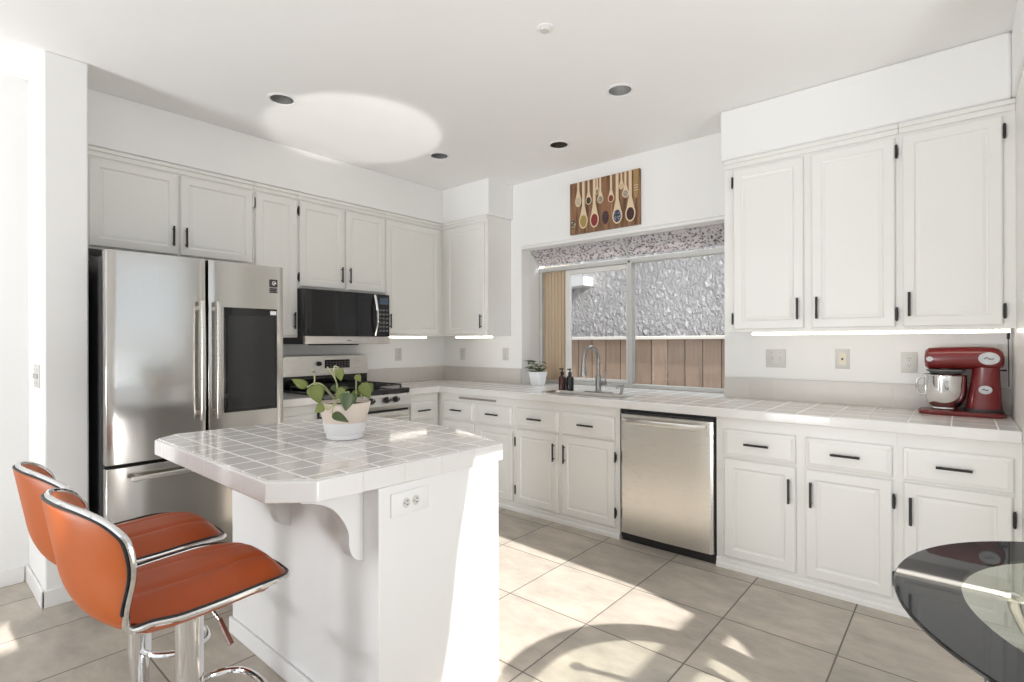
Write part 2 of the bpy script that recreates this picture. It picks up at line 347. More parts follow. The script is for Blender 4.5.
# ------------------------------------------------------------------ the room
XE = 5.35; YR = -7.0; XW = 0.19
LIGHTS = [(1.02, -2.194, 'can', 'bulb_off'), (2.576, -0.995, 'can', 'bulb_on'), (1.834, -0.547, 'cand', 'none'), (1.012, -0.963, 'can', 'bulb_off')]
struct('floor', MB().box(-0.15, YR - 0.12, -0.06, XE + 0.15, 0.12, 0.0), 'floor')
struct('ceiling', MB().prism([(-0.15, YR - 0.12), (XE + 0.15, YR - 0.12), (XE + 0.15, 0.12), (-0.15, 0.12)], CEIL, CEIL + 0.05, [circle(x, y, 0.066) for x, y, _, _ in LIGHTS]), 'ceiling', smooth=False)
struct('wall_left', MB().box(-0.12, -3.026, 0, 0, 0.12, CEIL), 'wall')
WX0, WX1, WZ0, WZ1 = 1.030, 2.820, 0.853, 2.147       # opening of the garden window
struct('wall_back', MB().prism([(0, 0), (XE, 0), (XE, CEIL), (0, CEIL)], 0, 0.12, [[(WX0, WZ0), (WX1, WZ0), (WX1, WZ1), (WX0, WZ1)]], f=lambda u, v, w: Vector((u, w, v))), 'wall', smooth=False)
struct('wall_stub', MB().box(0.0, -3.200, 0, 0.655, -3.027, CEIL), 'wall', bevel=0.008)
struct('wall_left_room', MB().box(XW - 0.12, YR, 0, XW, -3.2005, CEIL), 'wall')
bb = MB(); bb.box(0.656, -3.214, 0, 0.668, -3.027, 0.085); bb.box(XW + 0.001, -3.214, 0, 0.668, -3.201, 0.085)
struct('baseboard_stub', bb, 'trimw', bevel=0.004)
struct('baseboard_left', MB().box(XW + 0.001, YR + 0.01, 0, XW + 0.014, -3.22, 0.085), 'trimw', bevel=0.004)
# right-hand wall of the nook with its tall window, and the rear wall with the patio doors
EY0, EY1, EZ0, EZ1 = -2.80, -1.29, 0.03, 2.42
struct('wall_right', MB().prism([(YR, 0), (0, 0), (0, CEIL), (YR, CEIL)], XE, XE + 0.12, [[(EY0, EZ0), (EY1, EZ0), (EY1, EZ1), (EY0, EZ1)], [(-3.83, 2.42), (-3.62, 2.42), (-3.62, 2.66), (-3.83, 2.66)]], f=lambda u, v, w: Vector((w, u, v))), 'wall', smooth=False)  # small high opening added to drop a sun patch on the left floor
struct('wall_rear', MB().prism([(XW, 0), (XE, 0), (XE, CEIL), (XW, CEIL)], YR - 0.12, YR, [[(0.6, 0.02), (5.1, 0.02), (5.1, 2.35), (0.6, 2.35)]], f=lambda u, v, w: Vector((u, w, v))), 'wall', smooth=False)
# soffits above the wall cabinets
s1 = MB().box(0.001, -3.026, 2.40, 0.337, -0.001, CEIL); s1.box(0.337, -0.328, 2.40, 0.93, -0.001, CEIL)
struct('trim_1', s1, 'wall', bevel=0.006)
s2 = MB().box(2.905, -0.33, 2.405, 4.226, -0.001, CEIL); s2.box(4.226, -0.95, 2.405, 4.85, -0.001, CEIL)
struct('trim_2', s2, 'wall', bevel=0.012)

# ------------------------------------------------------------------ cabinets
def FA(xf): return lambda u, v, w: Vector((xf + w, u, v))      # fronts on the left wall: u runs along +y
def FB(yf): return lambda u, v, w: Vector((u, yf - w, v))      # fronts on the window wall: u runs along +x
def panel(F, u0, u1, v0, v1, steps):
    mb = MB(); loops = []
    for ins, w in steps:
        loops.append([F(u0 + ins, v0 + ins, w), F(u1 - ins, v0 + ins, w), F(u1 - ins, v1 - ins, w), F(u0 + ins, v1 - ins, w)])
    return mb.loft(loops)
DOOR = [(0, 0.001), (0, 0.015), (0.006, 0.020), (0.047, 0.020), (0.053, 0.014), (0.058, 0.0125), (0.072, 0.0155)]
DRAW = [(0, 0.001), (0, 0.012), (0.004, 0.016), (0.012, 0.017), (0.020, 0.020)]
def bar_pull(F, u, v, vertical, ln, w0, parent):
    mb = MB(); h = ln / 2; P = (lambda a, w: F(u, v + a, w)) if vertical else (lambda a, w: F(u + a, v, w))
    mb.cyl(P(-h, w0 + 0.022), P(h, w0 + 0.022), 0.0062, seg=10)
    for k in (-0.72, 0.72): mb.cyl(P(h * k, w0 - 0.001), P(h * k, w0 + 0.022), 0.0042, seg=8)
    return build('handle', mb, 'black', parent)
def hinge(F, u, v, parent, mat='black'):
    mb = MB(); mb.cyl(F(u, v - 0.028, 0.017), F(u, v + 0.028, 0.017), 0.0062, seg=10)
    for k in (-0.031, 0.031): mb.ball(F(u, v + k, 0.017), 0.0055, seg=8)
    mb.cyl(F(u, v - 0.018, 0.007), F(u, v + 0.018, 0.007), 0.0068, seg=8)
    return build('hinge', mb, mat, parent)
def cabinet(name, label, cat, wall, depth, u0, u1, v0, v1, doors=(), drawers=(), base=False, group=None, upper=False):
    F = FA(depth) if wall == 'A' else FB(-depth)
    loc = F((u0 + u1) / 2, v0, -depth / 2)
    t = thing(name, label, cat, loc, group)
    mb = MB()
    def bx(a0, a1, b0, b1, w0, w1):
        p, q = F(a0, b0, w0), F(a1, b1, w1)
        mb.box(min(p.x, q.x), min(p.y, q.y), min(p.z, q.z), max(p.x, q.x), max(p.y, q.y), max(p.z, q.z))
    bx(u0, u1, v0, v1, -depth + 0.002, 0)
    build('body', mb, 'cab', t, smooth=False)
    if base:
        mb = MB(); pr = [(0.0005, 0.0), (0.016, 0.0), (0.016, 0.019), (0.012, 0.027), (0.008, 0.029), (0.008, 0.046), (0.0045, 0.053), (0.0005, 0.054)]
        mb.loft([[F(uu, b_, a_) for a_, b_ in pr] for uu in (u0, u1)])
        build('base_molding', mb, 'cab', t, smooth=False)
    if upper:
        mb = MB(); bx(u0, u1, v1 - 0.052, v1 - 0.022, 0.0005, 0.010); bx(u0, u1, v1 - 0.024, v1, 0.0005, 0.021)
        build('top_molding', mb, 'cab', t, bevel=0.004)
    for d in doors:
        a0, a1, b0, b1, hs, hg = d[:6]
        dr = build('door', panel(F, a0, a1, b0, b1, DOOR), 'cab', t, smooth=False)
        if hs:
            hu = a0 + 0.028 if hs == 'l' else a1 - 0.028
            hv = b0 + 0.112 if upper else b1 - 0.125
            bar_pull(F, hu, hv, True, 0.122 if upper else 0.128, 0.020, dr)
        if hg:
            gu = a0 - 0.006 if hg[0] == 'l' else a1 + 0.006
            gm = 'cab' if len(hg) > 1 and hg[1] == 'w' else 'black'
            for gv in ((b0 + 0.065, b1 - 0.075) if upper else (b0 + 0.095, b1 - 0.095)): hinge(F, gu, gv, dr, gm)
    for d in drawers:
        dw = build('drawer', panel(F, d[0], d[1], d[2], d[3], DRAW), 'cab', t, smooth=False)
        bar_pull(F, (d[0] + d[1]) / 2 - 0.006, (d[2] + d[3]) / 2 + 0.002, False, 0.125, 0.020, dw)
    return t
UT = 2.398
UB = 1.345
G1, G2 = 'upper cabinets on the refrigerator wall', 'upper cabinets on the window wall'
cabinet('wall_cabinet', 'short cream double-door wall cabinet directly above the refrigerator', 'cabinet', 'A', 0.31, -3.025, -2.054, 1.822, UT, [(-2.965, -2.522, 1.836, 2.335, 'r', None), (-2.507, -2.066, 1.836, 2.335, 'l', 'rw')], upper=True, group=G1)
cabinet('wall_cabinet', 'tall narrow cream single-door wall cabinet between refrigerator and microwave', 'cabinet', 'A', 0.31, -2.0535, -1.738, 1.325, UT, [(-2.046, -1.745, 1.336, 2.335, 'r', 'l')], upper=True, group=G1)
cabinet('wall_cabinet', 'short cream double-door wall cabinet directly above the microwave', 'cabinet', 'A', 0.31, -1.7375, -0.963, 1.692, UT, [(-1.727, -1.356, 1.706, 2.335, 'r', 'l'), (-1.340, -0.973, 1.706, 2.335, 'l', None)], upper=True, group=G1)
cabinet('wall_cabinet', 'cream single-door wall cabinet between the microwave and the room corner', 'cabinet', 'A', 0.31, -0.9625, -0.001, UB, UT, [(-0.953, -0.355, 1.357, 2.335, 'l', None)], upper=True, group=G1)
cabinet('wall_cabinet', 'cream single-door wall cabinet left of the kitchen window', 'cabinet', 'B', 0.31, 0.312, 0.905, UB, UT, [(0.390, 0.872, 1.357, 2.335, 'r', None)], upper=True, group=G2)
cabinet('wall_cabinet', 'wide cream double-door wall cabinet right of the kitchen window', 'cabinet', 'B', 0.31, 2.927, 3.802, UB, UT + 0.004, [(2.983, 3.366, 1.360, 2.335, 'r', 'l'), (3.407, 3.788, 1.360, 2.335, 'l', 'r')], upper=True, group=G2)
cabinet('wall_cabinet', 'cream single-door wall cabinet above the red stand mixer', 'cabinet', 'B', 0.31, 3.8025, 4.2395, UB, UT + 0.004, [(3.819, 4.195, 1.360, 2.335, 'l', 'r')], upper=True, group=G2)
DZ0, DZ1, KZ0, KZ1 = 0.642, 0.790, 0.072, 0.626
CT = 0.855
G3 = 'base cabinets on the window wall'
cabinet('base_cabinet', 'small cream drawer cabinet between the refrigerator and the gas range', 'cabinet', 'A', 0.60, -2.050, -1.745, 0.0, CT, [(-2.03, -1.765, KZ0, KZ1, 'l', None)], [(-2.03, -1.765, DZ0, DZ1)], base=True)
cabinet('base_cabinet', 'narrow cream drawer cabinet between the gas range and the room corner', 'cabinet', 'A', 0.60, -0.962, -0.625, 0.0, CT, [(-0.93, -0.67, KZ0, KZ1, 'l', None)], [(-0.93, -0.67, DZ0, DZ1)], base=True)
c1 = cabinet('base_cabinet', 'cream two-drawer base cabinet with pull-out board in the room corner', 'cabinet', 'B', 0.60, 0.003, 1.452, 0.0, CT, [(0.665, 1.030, KZ0, KZ1, None, None), (1.065, 1.440, KZ0, KZ1, None, None)], [(0.662, 1.022, DZ0, DZ1), (1.065, 1.434, DZ0, DZ1)], base=True, group=G3)
mb = MB(); mb.box(0.850, -0.612, 0.815, 1.262, -0.601, 0.829); build('pull_out_board', mb, plain('board_edge', (0.30, 0.27, 0.23), 0.6), c1, bevel=0.002)
cabinet('base_cabinet', 'cream double-door base cabinet with two drawer fronts below the sink', 'cabinet', 'B', 0.60, 1.4525, 2.352, 0.0, CT, [(1.474, 1.864, KZ0, KZ1, 'r', 'l'), (1.900, 2.318, KZ0, KZ1, 'l', 'r')], [(1.474, 1.870, DZ0, DZ1), (1.905, 2.318, DZ0, DZ1)], base=True, group=G3)
cabinet('base_cabinet', 'cream two-door two-drawer base cabinet right of the dishwasher', 'cabinet', 'B', 0.60, 2.974, 3.815, 0.0, CT, [(3.020, 3.385, KZ0, KZ1, 'r', 'lw'), (3.431, 3.797, KZ0, KZ1, 'l', 'r')], [(3.020, 3.385, DZ0, DZ1), (3.432, 3.797, DZ0, DZ1)], base=True, group=G3)
cabinet('base_cabinet', 'cream one-door one-drawer base cabinet below the red stand mixer', 'cabinet', 'B', 0.60, 3.8155, 4.2395, 0.0, CT, [(3.839, 4.210, KZ0, KZ1, 'l', 'r')], [(3.839, 4.214, DZ0, DZ1)], base=True, group=G3)
t = thing('tall_cabinet', 'cream full-height cabinet whose side ends the counter at the right edge', 'cabinet', (4.55, -0.4, 0))
build('body', MB().box(4.240, -0.80, 0.0, 4.85, -0.002, 2.402), 'cab', t, bevel=0.002)
FT = FB(-0.80)
d = build('door', panel(FT, 4.26, 4.83, 0.08, 2.33, DOOR), 'cab', t, smooth=False); bar_pull(FT, 4.29, 1.1, True, 0.125, 0.02, d)

# ------------------------------------------------------------------ counters
TOP = 0.908
t = thing('countertop', 'long L-shaped white tiled countertop running under the window', 'countertop', (2.1, -0.32, CT + 0.001))
SX0, SX1, SY0, SY1 = 1.62, 2.30, -0.50, -0.30
mb = MB().prism([(0.003, -0.962), (0.635, -0.962), (0.635, -0.635), (4.239, -0.635), (4.239, -0.003), (2.810, -0.003), (2.810, 0.258), (1.040, 0.258), (1.040, -0.003), (0.003, -0.003)], CT + 0.001, TOP, [[(SX0, SY0), (SX1, SY0), (SX1, SY1), (SX0, SY1)]])
build('tiled_top', mb, 'tile', t, bevel=0.006, smooth=False, segs=3)
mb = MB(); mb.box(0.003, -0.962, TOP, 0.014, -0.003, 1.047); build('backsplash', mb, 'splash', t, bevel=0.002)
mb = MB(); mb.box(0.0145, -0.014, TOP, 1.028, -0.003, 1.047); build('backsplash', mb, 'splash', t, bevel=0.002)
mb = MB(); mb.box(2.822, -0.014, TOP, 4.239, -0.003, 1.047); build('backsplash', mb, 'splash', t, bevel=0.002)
t = thing('countertop', 'short white tiled countertop between the refrigerator and the gas range', 'countertop', (0.32, -1.9, CT + 0.001))
build('tiled_top', MB().box(0.003, -2.050, CT + 0.001, 0.635, -1.745, TOP), 'tile', t, bevel=0.006, smooth=False, segs=3)
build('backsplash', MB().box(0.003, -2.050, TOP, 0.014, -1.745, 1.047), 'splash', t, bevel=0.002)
# sink
t = thing('kitchen_sink', 'stainless steel sink set into the tiled counter below the window', 'sink', (1.96, -0.40, 0.72))
def rr(x0, y0, x1, y1, z, r=0.04, n=5):
    o = []
    for cx, cy, a in ((x1 - r, y1 - r, 0), (x0 + r, y1 - r, 90), (x0 + r, y0 + r, 180), (x1 - r, y0 + r, 270)):
        o += [Vector((cx + r * math.cos(R(a + 90 * k / n)), cy + r * math.sin(R(a + 90 * k / n)), z)) for k in range(n + 1)]
    return o
g = 0.001
mb = MB().loft([rr(SX0 + g, SY0 + g, SX1 - g, SY1 - g, TOP + 0.002, 0.012), rr(SX0 + .02, SY0 + .02, SX1 - .02, SY1 - .02, TOP + 0.003, 0.03), rr(SX0 + .025, SY0 + .025, SX1 - .025, SY1 - .025, TOP - 0.01, 0.03), rr(SX0 + .03, SY0 + .03, SX1 - .03, SY1 - .03, TOP - 0.04, 0.03)], cap0=False)
build('rim', mb, 'steel2', t)
build('drain', MB().lathe([(0.03, 0), (0.03, 0.003), (0.0, 0.003)], (1.96, -0.40, TOP - 0.0395)), 'chrome', t)

# ------------------------------------------------------------------ garden window over the sink
win = bpy.data.objects.new('window_1', None); COL.objects.link(win); win.location = (1.935, 0.2, 0.86); win['kind'] = 'structure'
YF = 0.28
mb = MB(); mb.box(WX0 - 0.03, 0.121, 0.80, WX0, YF + 0.06, 2.15); mb.box(WX1, 0.121, 0.80, WX1 + 0.03, YF + 0.06, 2.15)
build('reveal', mb, 'trimw', win, bevel=0.003)
mb = MB(); mb.box(WX0 + .001, 0.001, 0.80, WX1 - .001, YF + 0.06, 0.852); build('sill_base', mb, 'trimw', win)
def FW(u, v, w): return Vector((u, YF + w, v))
mb = MB()
FZ0, FZ1 = 0.909, 1.978; XM = 1.965
mb.prism([(WX0 + .002, FZ0), (WX1 - .002, FZ0), (WX1 - .002, FZ1), (WX0 + .002, FZ1)], -0.02, 0.05, [[(WX0 + .030, FZ0 + .028), (XM - .02, FZ0 + .028), (XM - .02, FZ1 - .042), (WX0 + .030, FZ1 - .042)], [(XM + .02, FZ0 + .028), (WX1 - .03, FZ0 + .028), (WX1 - .03, FZ1 - .042), (XM + .02, FZ1 - .042)]], f=FW)
build('frame', mb, 'frame', win, bevel=0.003, smooth=False)
mb = MB()
mb.prism([(WX0 + .285, FZ0 + .03), (XM - .022, FZ0 + .03), (XM - .022, FZ1 - .044), (WX0 + .285, FZ1 - .044)], 0.0, 0.03, [[(WX0 + .332, FZ0 + .058), (XM - .04, FZ0 + .058), (XM - .04, FZ1 - .085), (WX0 + .332, FZ1 - .085)]], f=FW)
build('sash', mb, plain('white_vinyl_sash', (0.72, 0.71, 0.68), 0.4), win, bevel=0.002, smooth=False)
build('pane', MB().box(WX0 + .333, YF + .012, FZ0 + .059, XM - .041, YF + .016, FZ1 - .086), 'glass', win)
build('pane', MB().box(XM + .021, YF + .018, FZ0 + .029, WX1 - .031, YF + .022, FZ1 - .043), 'glass', win)
mb = MB(); mb.ball((XM, YF - 0.028, FZ1 - 0.03), 0.009); build('latch', mb, 'dgrey', win)
# sloping glass roof
def FR(u, v, w): # v 0..1 from wall to front
    return Vector((u, 0.13 + v * (YF - 0.022 - 0.13), 2.120 - v * 0.128 + w))
for a, b in ((WX0 + .012, XM - .012), (XM + .012, WX1 - .012)):
    mb = MB(); mb.prism([(a, 0.02), (b, 0.02), (b, 0.98), (a, 0.98)], 0.0, 0.005, f=FR); build('roof_pane', mb, 'debris', win, smooth=False)
mb = MB(); mb.prism([(XM - .011, 0), (XM + .011, 0), (XM + .011, 1), (XM - .011, 1)], -0.014, 0.015, f=FR)
mb.prism([(WX0 + .001, 0), (WX0 + .011, 0), (WX0 + .011, 1), (WX0 + .001, 1)], -0.010, 0.015, f=FR); mb.prism([(WX1 - .011, 0), (WX1 - .001, 0), (WX1 - .001, 1), (WX1 - .011, 1)], -0.010, 0.015, f=FR)
build('roof_bars', mb, 'frame', win, smooth=False)
mb = MB(); mb.box(WX0 + .001, 0.004, 2.122, WX1 - .001, 0.14, 2.1465); build('header', mb, 'trimw', win, bevel=0.004)

# ------------------------------------------------------------------ outside the kitchen window
struct('ground', MB().box(-6, 0.42, -0.10, 9, 3.0, -0.04), 'ground')
t = thing('neighbour_house', 'rough white stucco wall of the house next door beyond the fence', 'house', (1.5, 2.15, -0.04))
build('stucco_wall', MB().box(-5, 2.0, -0.04, 8, 2.3, 5.0), 'stucco', t)
mb = MB().prism([(-0.35, 1.93), (0.53, 1.985), (0.53, 2.09), (-0.35, 2.15)], 1.80, 1.998, f=lambda u, v, w: Vector((u, w, v))); build('eave', mb, 'trimw', t, smooth=False)
t = thing('wooden_fence', 'tan board fence with white top rail standing before the stucco wall', 'fence', (1.4, 1.6, -0.04))
mb = MB(); x = -2.0; k = 0
while x < 5.0:
    w = 0.185
    y0 = 1.60; y1 = 1.565
    y0 = 1.600 if k % 2 else 1.5975; k += 1; mb.prism([(x - .004, y0), (x + w + .004, y0), (x + w + .004, y0 + .012), (x - .004, y0 + .012)], -0.04, 1.31); x += w
build('boards', mb, 'fence', t, smooth=False)
build('rail', MB().box(-2, 1.619, 0.25, 5, 1.66, 0.34).box(-2, 1.619, 1.15, 5, 1.66, 1.24), 'fence', t)
build('cap', MB().box(-2, 1.565, 1.311, 5, 1.66, 1.345), plain('pale_cap_rail', (0.75, 0.72, 0.66), 0.7), t, bevel=0.004)
t = thing('slat_screen', 'tan vertically ribbed screen behind the left end of the window', 'screen', (1.19, 0.32, 0.86))
mb = MB()
for i in range(16):
    x = 1.046 + i * 0.0185; mb.box(x, 0.305 + 0.004 * (i % 2), 0.86, x + 0.0172, 0.325, 1.99)
build('slats', mb, 'slat', t, bevel=0.004)
build('backing', MB().box(1.046, 0.3255, 0.86, 1.342, 0.335, 1.99), 'slat', t)

# ------------------------------------------------------------------ nook window and patio doors (outside the picture, they let the light in)
w2 = bpy.data.objects.new('window_2', None); COL.objects.link(w2); w2.location = (XE + 0.06, -2.03, EZ0); w2['kind'] = 'structure'
def FE(u, v, w): return Vector((XE + 0.05 + w, u, v))
mb = MB().prism([(EY0 + .002, EZ0 + .002), (EY1 - .002, EZ0 + .002), (EY1 - .002, EZ1 - .002), (EY0 + .002, EZ1 - .002)], 0, 0.04, [[(EY0 + .03, EZ0 + .03), (EY1 - .03, EZ0 + .03), (EY1 - .03, 1.207), (EY0 + .03, 1.207)], [(EY0 + .03, 1.297), (EY1 - .03, 1.297), (EY1 - .03, EZ1 - .03), (EY0 + .03, EZ1 - .03)]], f=FE)
build('frame', mb, 'trimw', w2, smooth=False)
build('pane', MB().box(XE + .068, EY0 + .031, EZ0 + .031, XE + .072, EY1 - .031, 1.206), 'glass', w2)
build('pane', MB().box(XE + .068, EY0 + .031, 1.298, XE + .072, EY1 - .031, EZ1 - .031), 'glass', w2)
def drape(pts_edge, y_out, name):  # unseen panels, inner edges shaped to cut the sun patch
    mb = MB(); rows = []
    for z, ye in pts_edge:
        n = 24; row = []
        for k in range(n + 1):
            y = y_out + (ye - y_out) * k / n
            row.append(Vector((XE - 0.045 + 0.02 * math.sin(k * 1.9), y, z)))
        rows.append(row)
    mb.loft(rows, close=False, cap0=False, cap1=False); return build(name, mb, 'sun_drape', None, solidify=0.003)
tag(drape([(2.50, -2.45), (2.32, -2.46), (2.0, -2.53), (1.73, -2.57), (1.45, -2.64), (1.25, -2.72), (1.05, -2.79), (0.8, -2.84), (0.03, -2.86)], -3.05, 'sun_drape'), 'unseen white drape cut to the sun edge, camera side of the nook window', 'sun_drape')
tag(drape([(2.50, -1.22), (1.6, -1.25), (1.46, -1.30), (1.30, -1.36), (1.207, -1.385), (1.15, -1.42), (1.09, -1.50), (1.03, -1.64), (0.8, -1.75), (0.03, -1.78)], -1.05, 'sun_drape'), 'unseen white panel added to shape the sun patch, kitchen side of the nook window', 'sun_drape')
dr = bpy.data.objects.new('door_1', None); COL.objects.link(dr); dr.location = (2.85, YR - 0.06, 0.02); dr['kind'] = 'structure'
mb = MB().prism([(0.602, 0.022), (5.098, 0.022), (5.098, 2.348), (0.602, 2.348)], YR - 0.08, YR - 0.03, [[(0.66, 0.09), (2.80, 0.09), (2.80, 2.29), (0.66, 2.29)], [(2.90, 0.09), (5.04, 0.09), (5.04, 2.29), (2.90, 2.29)]], f=lambda u, v, w: Vector((u, w, v)))
build('frame', mb, 'trimw', dr, smooth=False)
for a, b in ((0.661, 2.799), (2.901, 5.039)): build('pane', MB().box(a, YR - .058, 0.091, b, YR - .053, 2.289), 'glass', dr)

# ------------------------------------------------------------------ refrigerator
fr = thing('refrigerator', 'large stainless French-door refrigerator with a dark touch screen', 'refrigerator', (0.42, -2.54, 0))
FY0, FYM, FY1 = -2.992, -2.531, -2.086
build('case', MB().box(0.03, FY0 + .006, 0.02, 0.742, FY1 - .006, 1.735), 'dgrey', fr, bevel=0.004)
build('foot', MB().box(0.08, FY0 + .05, 0.0, 0.70, FY1 - .05, 0.02), 'black', fr)
def fdoor(y0, y1, z0, z1, bulge=0.018):
    mb = MB(); n = 20; rows = []
    prof = [(0.746, y0), (0.800, y0)]
    yc = (FY0 + FY1) / 2; hw = (FY1 - FY0) / 2
    for k in range(n + 1):
        y = y0 + 0.004 + (y1 - y0 - 0.008) * k / n; e = min(y - y0, y1 - y)
        prof.append((0.813 + 0.0115 * (1 - ((y - yc) / hw) ** 2) - 0.006 * max(0.0, 1 - e / 0.016) ** 2, y))
    prof += [(0.800, y1), (0.746, y1)]
    return mb.loft([[Vector((x, y, z)) for x, y in prof] for z in (z0, z1)])
ld = build('door', fdoor(FY0, FYM - .004, 0.672, 1.757), 'steel', fr, bevel=0.003); ld['label'] = 'left stainless refrigerator door'
rd = build('door', fdoor(FYM + .004, FY1, 0.672, 1.757), 'steel', fr, bevel=0.003); rd['label'] = 'right stainless refrigerator door with screen'
fz = build('freezer_drawer', fdoor(FY0, FY1, 0.06, 0.655), 'steel', fr, bevel=0.003)
def fhandle(y, d):
    mb = MB(); rows = []
    for k in range(13):
        s = k / 12; z = 0.86 + 0.66 * s; o = 0.862 + 0.010 * math.sin(math.pi * s)
        rows.append([Vector((o, y - .013, z)), Vector((o + .022, y - .010, z)), Vector((o + .022, y + .010, z)), Vector((o, y + .013, z))])
    mb.loft(rows)
    for z in (0.90, 1.48): mb.box(0.815, y - .010, z - .012, 0.866, y + .010, z + .012)
    return build('handle', mb, 'steel2', d, bevel=0.004)
fhandle(FYM - .040, ld); fhandle(FYM + .040, rd)
mb = MB(); mb.box(0.862, -2.90, 0.588, 0.884, -2.17, 0.612)
for y in (-2.86, -2.21): mb.box(0.815, y - .012, 0.590, 0.864, y + .012, 0.610)
build('handle', mb, 'steel2', fz, bevel=0.004)
sc_ = build('screen', MB().box(0.8225, -2.442, 0.884, 0.8325, -2.138, 1.492), 'blackg', rd, bevel=0.002)
build('display', MB().box(0.8326, -2.425, 0.90, 0.8332, -2.155, 1.445), 'screen', rd)
mb = MB(); mb.box(0.8327, -2.180, 1.456, 0.8333, -2.143, 1.480); build('sticker', mb, 'sticker', rd)
# small square energy mark near the top right
mb = MB()
EYc, EZc = -2.153, 1.635
mb.mi = 0; mb.box(0.8120, EYc - .021, EZc - .006, 0.8262, EYc + .021, EZc + .040)
for i in range(3): mb.box(0.8120, EYc - .021, EZc - .020 - i * .0105, 0.8262, EYc + .021 - .004 * (i % 2), EZc - .0125 - i * .0105)
mb.mi = 1
for k in range(18):
    a0, a1 = 2 * math.pi * k / 18 * 0.8, 2 * math.pi * (k + 1) / 18 * 0.8
    q = [Vector((0.8264, EYc + r * math.cos(a), EZc + .017 + r * math.sin(a))) for r, a in ((.009, a0), (.013, a0), (.013, a1), (.009, a1))]; mb._f([mb.bm.verts.new(p) for p in q])
mb.box(0.8262, EYc - .003, EZc + .012, 0.8266, EYc + .012, EZc + .020)
build('energy_mark', mb, ['mark', 'sticker'], rd)

# ------------------------------------------------------------------ microwave over the range
mw = thing('microwave', 'stainless and black over-the-range microwave above the cooktop', 'microwave', (0.2, -1.355, 1.272))
MY0, MY1 = -1.732, -0.987
build('case', MB().box(0.003, MY0, 1.275, 0.375, MY1, 1.688), 'dgrey', mw, bevel=0.003)
build('underside_vent', MB().box(0.08, MY0 + .2, 1.266, 0.34, MY1 - .25, 1.2745), 'black', mw)
dm = build('door', MB().box(0.376, MY0, 1.335, 0.412, -1.115, 1.682), 'blackg', mw, bevel=0.004)
build('lower_trim', MB().box(0.376, MY0 + .0, 1.276, 0.414, -1.115, 1.334), 'steel2', mw, bevel=0.003)
build('control_panel', MB().box(0.376, -1.114, 1.335, 0.412, MY1, 1.682), 'blackg', mw, bevel=0.004)
build('lower_trim', MB().box(0.376, -1.114, 1.276, 0.414, MY1, 1.334), 'steel2', mw, bevel=0.003)
build('display', MB().box(0.4122, -1.085, 1.60, 0.4132, -1.0, 1.655), plain('blue_grey_display', (0.06, 0.10, 0.15), 0.1), mw)
for r in range(6):
    for c in range(3):
        y = -1.088 + c * 0.032; z = 1.375 + r * 0.034
        build('button', MB().box(0.4122, y, z, 0.4130, y + .021, z + .014), 'greyplastic', mw)
mb = MB(); P = []
for k in range(13):
    s = k / 12; z = 1.345 + 0.325 * s; P.append((0.418 + 0.036 * math.sin(math.pi * s), -1.135, z))
mb.tube(P, [0.0115] * 13, seg=10)
build('handle', mb, 'chrome', dm)
build('logo', MB().box(0.4142, -1.39, 1.300, 0.4148, -1.35, 1.306), 'greyplastic', mw)

# ------------------------------------------------------------------ gas range
rg = thing('gas_range', 'stainless gas range with black grates beneath the microwave', 'range', (0.33, -1.354, 0))
GY0, GY1 = -1.738, -0.980
build('body', MB().box(0.012, GY0, 0.03, 0.62, GY1, 0.885), 'dgrey', rg, bevel=0.003)
build('foot', MB().box(0.06, GY0 + .04, 0.0, 0.56, GY1 - .04, 0.03), 'black', rg)
build('cooktop', MB().box(0.012, GY0, 0.8855, 0.668, GY1, 0.925), 'blackg', rg, bevel=0.006)
ft = MB().prism([(0.621, 0.765), (0.668, 0.765), (0.690, 0.80), (0.672, 0.884), (0.621, 0.884)], GY0, GY1, f=lambda u, v, w: Vector((u, w, v))); build('control_panel', ft, 'steel2', rg, bevel=0.002)
for y in (-1.62, -1.53, -1.36, -1.221, -1.136):
    mb = MB(); mb.cyl((0.683, y, 0.842), (0.700, y, 0.846), 0.024, 0.024, 20); mb.cyl((0.700, y, 0.846), (0.722, y, 0.850), 0.020, 0.017, 20)
    kn = build('knob', mb, 'black', rg); build('knob_mark', MB().box(0.7222, y - .002, 0.852, 0.7232, y + .002, 0.866), 'sticker', kn)
od = build('oven_door', MB().box(0.621, GY0 + .004, 0.17, 0.668, GY1 - .004, 0.75), 'steel2', rg, bevel=0.004)
build('vent_slot', MB().box(0.660, GY0 + .02, 0.7505, 0.672, GY1 - .02, 0.7645), 'black', rg)
build('window', MB().box(0.6682, GY0 + .13, 0.30, 0.670, GY1 - .13, 0.58), 'blackg', od)
mb = MB(); mb.cyl((0.712, GY0 + .05, 0.70), (0.712, GY1 - .05, 0.70), 0.012, seg=12)
for y in (GY0 + .08, GY1 - .08): mb.cyl((0.66, y, 0.70), (0.712, y, 0.70), 0.009, seg=10)
build('handle', mb, 'steel2', od)
build('bottom_drawer', MB().box(0.621, GY0 + .004, 0.035, 0.664, GY1 - .004, 0.162), 'steel2', rg, bevel=0.004)
